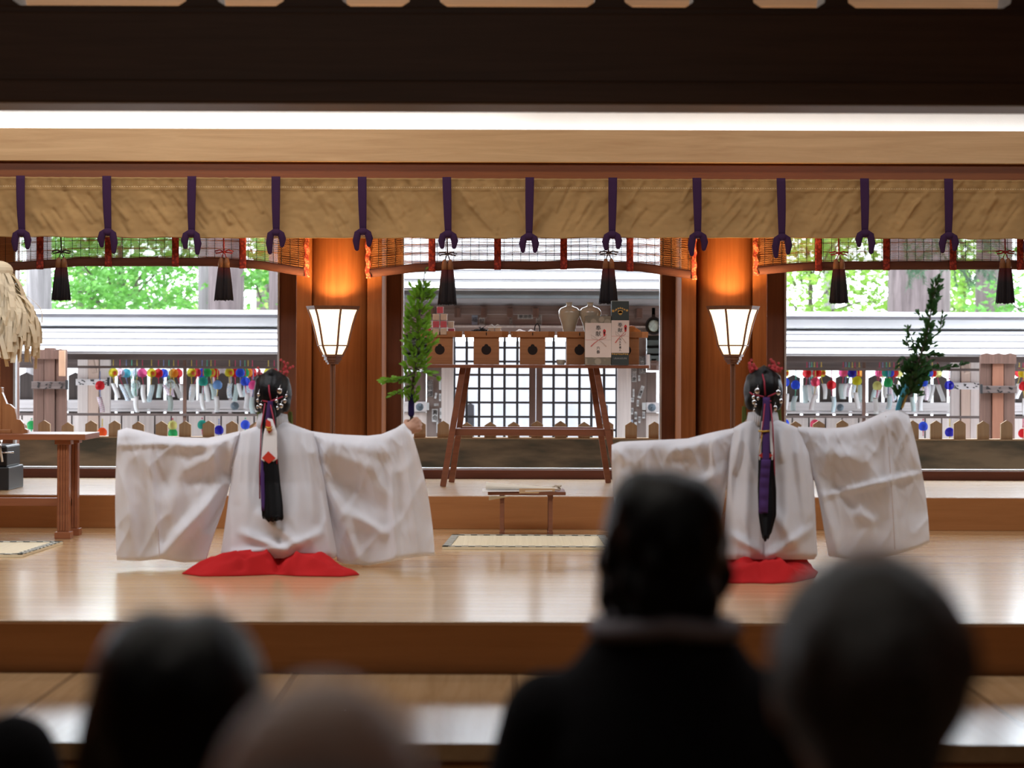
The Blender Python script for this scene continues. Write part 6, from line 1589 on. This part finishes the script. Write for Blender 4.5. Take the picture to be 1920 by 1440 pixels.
trunk(145, 157, 36, barkm, 'thin distant tree trunk among maple leaves beyond the gallery roof')
trunk(250, 260, 38, barkm, 'thinnest distant tree trunk in the middle of the maple leaves')
trunk(480, 512, 33, barkd, 'dark distant tree trunk behind the leaves beside the lamp-side window edge')
leafA = cloth('fresh_maple_leaf', (.085,.25,.035), .42, rough=.5, weave=60, amt=.35)
leafB = cloth('yellow_green_maple_leaf', (.20,.36,.055), .45, rough=.5, weave=60, amt=.3)
needm = cloth('cedar_needles', (.045,.09,.05), .3, rough=.6, weave=60, amt=.3)
def star(mb, p, n, r, s):
    r = (r-n*r.dot(n)).normalized(); u = n.cross(r)
    pts = []
    for q in range(10):
        a = 2*PI*q/10+PI/2; l = s*(1 if q % 2 == 0 else .42)*(1.15 if q == 0 else .9)
        pts.append(p+r*math.cos(a)*l+u*math.sin(a)*l)
    mb.add(pts, [list(range(10))])
def maple(label, px, d, region, n, m, size, seed):
    """young maple: slim stem, layered sprays of leaves inside region (px0, py0, px1, py1)"""
    rr = random.Random(seed)
    x0, y0, x1, y1 = region
    b = W(px, 600, d)
    t = thing('maple_tree', (b.x, d, GZ), label, 'tree', 'maples beyond the gallery roofs')
    br = MB().tube([(b.x, d, GZ), (b.x+.05, d+.1, 0), tuple(W(px+8, 520, d)), tuple(W(px-5, 380, d))], [.07, .05, .03, .015], 8)
    lm = MB()
    sprays = n//45
    for s in range(sprays):
        cx, cy = rr.uniform(x0, x1), y0+(y1-y0)*rr.random()
        dd = d+rr.uniform(-1.6, 1.6)
        c = W(cx, cy, dd)
        if s % 5 == 0:
            w0 = W(lerp(px, cx, .3), lerp(540, cy, .4)+30, lerp(d, dd, .5))
            br.tube([tuple(w0), tuple(lerp(w0, c, .5)+Vector((0, 0, .08))), tuple(c)], [.016, .010, .004], 5)
        L = rr.uniform(.35, .85); a0 = rr.uniform(0, 2*PI); tilt = rr.uniform(-.25, .1)
        for q in range(45):
            u, v = rr.gauss(0, .5), rr.gauss(0, .36)
            p = c+Vector((u*L, v*L, rr.gauss(0, .05)+tilt*u*L-.15*u*u*L))
            nrm = Vector((rr.gauss(0, .5), rr.gauss(-.35, .5), 1)).normalized()
            star(lm, p, nrm, Vector((rr.uniform(-1, 1), rr.uniform(-1, 1), .1)), size*rr.uniform(.7, 1.2))
    br.build('branches', bark, t, True)
    o = lm.build('leaves', m, t)
    return t
maple('bright green maple filling the window between the two trunks beyond the gallery', 222, 24.5, (90, 400, 385, 585), 5200, leafA, .055, 1)
maple('maple with sparse bright leaves in front of the trunk beside the lamp-side window edge', 500, 23.5, (452, 400, 530, 585), 1000, leafA, .055, 2)
maple('paler green maple behind the first one, showing through its gaps', 300, 31, (60, 380, 480, 590), 4200, leafB, .06, 3)
maple('yellow-green maple around the slim trunk by the other lamp', 1512, 26, (1440, 390, 1680, 590), 3600, leafB, .062, 4)
maple('yellow-green maple between the biggest trunk and the far end trunk', 1800, 28, (1765, 440, 1850, 590), 2200, leafB, .062, 5)
maple('fresh green maple past the last tassel at the far end', 1935, 24, (1878, 470, 2080, 600), 1500, leafA, .06, 6)
# hanging cedar sprays high on the right
t = thing('cedar_bough', W(1790, 400, 23), 'dark needled cedar bough hanging behind the blind in front of the biggest trunk', 'bough')
nm = MB(); tw = MB()
for s in range(60):
    c = W(R.uniform(1690, 1890), R.uniform(400, 500)+(12 if s % 4 == 0 else 0), 22.6+R.uniform(-.4, .4))
    ax = Vector((R.uniform(-1, 1), R.uniform(-.3, .3), -R.uniform(.3, 1.2))).normalized(); L = R.uniform(.15, .35)
    tw.tube([c, c+ax*L], .004, 4)
    for q in range(55):
        p = c+ax*L*R.random(); a = Vector((R.gauss(0, 1), R.gauss(0, .6), R.gauss(-.3, .7))).normalized()
        e = p+(a+ax*.8).normalized()*R.uniform(.05, .10); s_ = Vector((.0045, 0, .002))
        nm.add([p-s_, p+s_, e], [[0, 1, 2]])
nm.build('needles', needm, t); tw.build('twigs', bark, t)
# ================================================================ camera, sky and lamps
cam = bpy.data.cameras.new('camera'); co = bpy.data.objects.new('camera', cam); COL.objects.link(co)
cam.sensor_width = 36; cam.lens = F/1920*36; cam.shift_y = -(720-HY)/1920; cam.clip_start = .05; cam.clip_end = 300
co.matrix_world = Matrix(((CO, -SI, 0, 0), (0, 0, -1, 0), (SI, CO, 0, H), (0, 0, 0, 1)))
cam.dof.use_dof = True; cam.dof.focus_distance = 13.4; cam.dof.aperture_fstop = 2.4
S.camera = co
w = bpy.data.worlds.new('overcast_sky'); S.world = w; w.use_nodes = True
bg = w.node_tree.nodes['Background']; bg.inputs[0].default_value = (.84, .92, 1.0, 1); bg.inputs[1].default_value = SKY
def area(name, loc, rot, sx, sy, power, col, spread=180):
    l = bpy.data.lights.new(name, 'AREA'); l.shape = 'RECTANGLE'; l.size = sx; l.size_y = sy; l.energy = power; l.color = col; l.spread = math.radians(spread)
    o = bpy.data.objects.new(name, l); COL.objects.link(o); o.location = loc; o.rotation_euler = rot
    return o
# unseen fill lights added over the stage, behind the dark front beam
area('stage_fill_light', (-3.0, 9.0, 3.5), (math.radians(12), 0, 0), 4.5, .5, STG*1.3, (.94, .96, 1))
area('stage_fill_light', (3.0, 9.0, 3.5), (math.radians(12), 0, 0), 4.5, .5, STG*.85, (.94, .96, 1))
area('cove_light', (-2.6, 13.83, 2.60), (math.radians(172), 0, 0), 5.2, .05, COVE*1.3, (.95, .97, 1))
area('cove_light', (2.6, 13.83, 2.60), (math.radians(172), 0, 0), 5.2, .05, COVE*.8, (.95, .97, 1))
area('stage_fill_light', (-2.6, 12.35, 3.48), (math.radians(-8), 0, 0), 4.6, .25, BEAMW*1.45, (1, .93, .84))  # unseen fill added to rake the valance folds
area('stage_fill_light', (2.6, 12.35, 3.48), (math.radians(-8), 0, 0), 4.6, .25, BEAMW*.75, (1, .93, .84))
# unseen fill lights added under the hall ceiling
area('hall_fill_light', (-1.5, 3.6, 3.85), (0, 0, 0), 5, 1.5, HALL, (1, .93, .84))
area('hall_fill_light', (1.5, 0.2, 3.85), (0, 0, 0), 5, 1.5, HALL*.18, (1, .93, .84))
for cx, d in LAMPS:
    l = bpy.data.lights.new('lamp_bulb', 'POINT'); l.energy = BULB; l.color = (1, .60, .27); l.shadow_soft_size = .03
    o = bpy.data.objects.new('lamp_bulb', l); COL.objects.link(o); o.location = (cx, d, ZZ(600, d))
vs_ = S.view_settings; vs_.view_transform = 'Standard'; vs_.look = 'None'; vs_.exposure = EXPO; vs_.gamma = 1; vs_.use_curve_mapping = False
S.cycles.use_denoising = True; S.cycles.max_bounces = 8; S.cycles.transparent_max_bounces = 16; S.cycles.diffuse_bounces = 4; S.cycles.glossy_bounces = 4
S.cycles.sample_clamp_indirect = 6; S.cycles.caustics_reflective = False; S.cycles.caustics_refractive = False
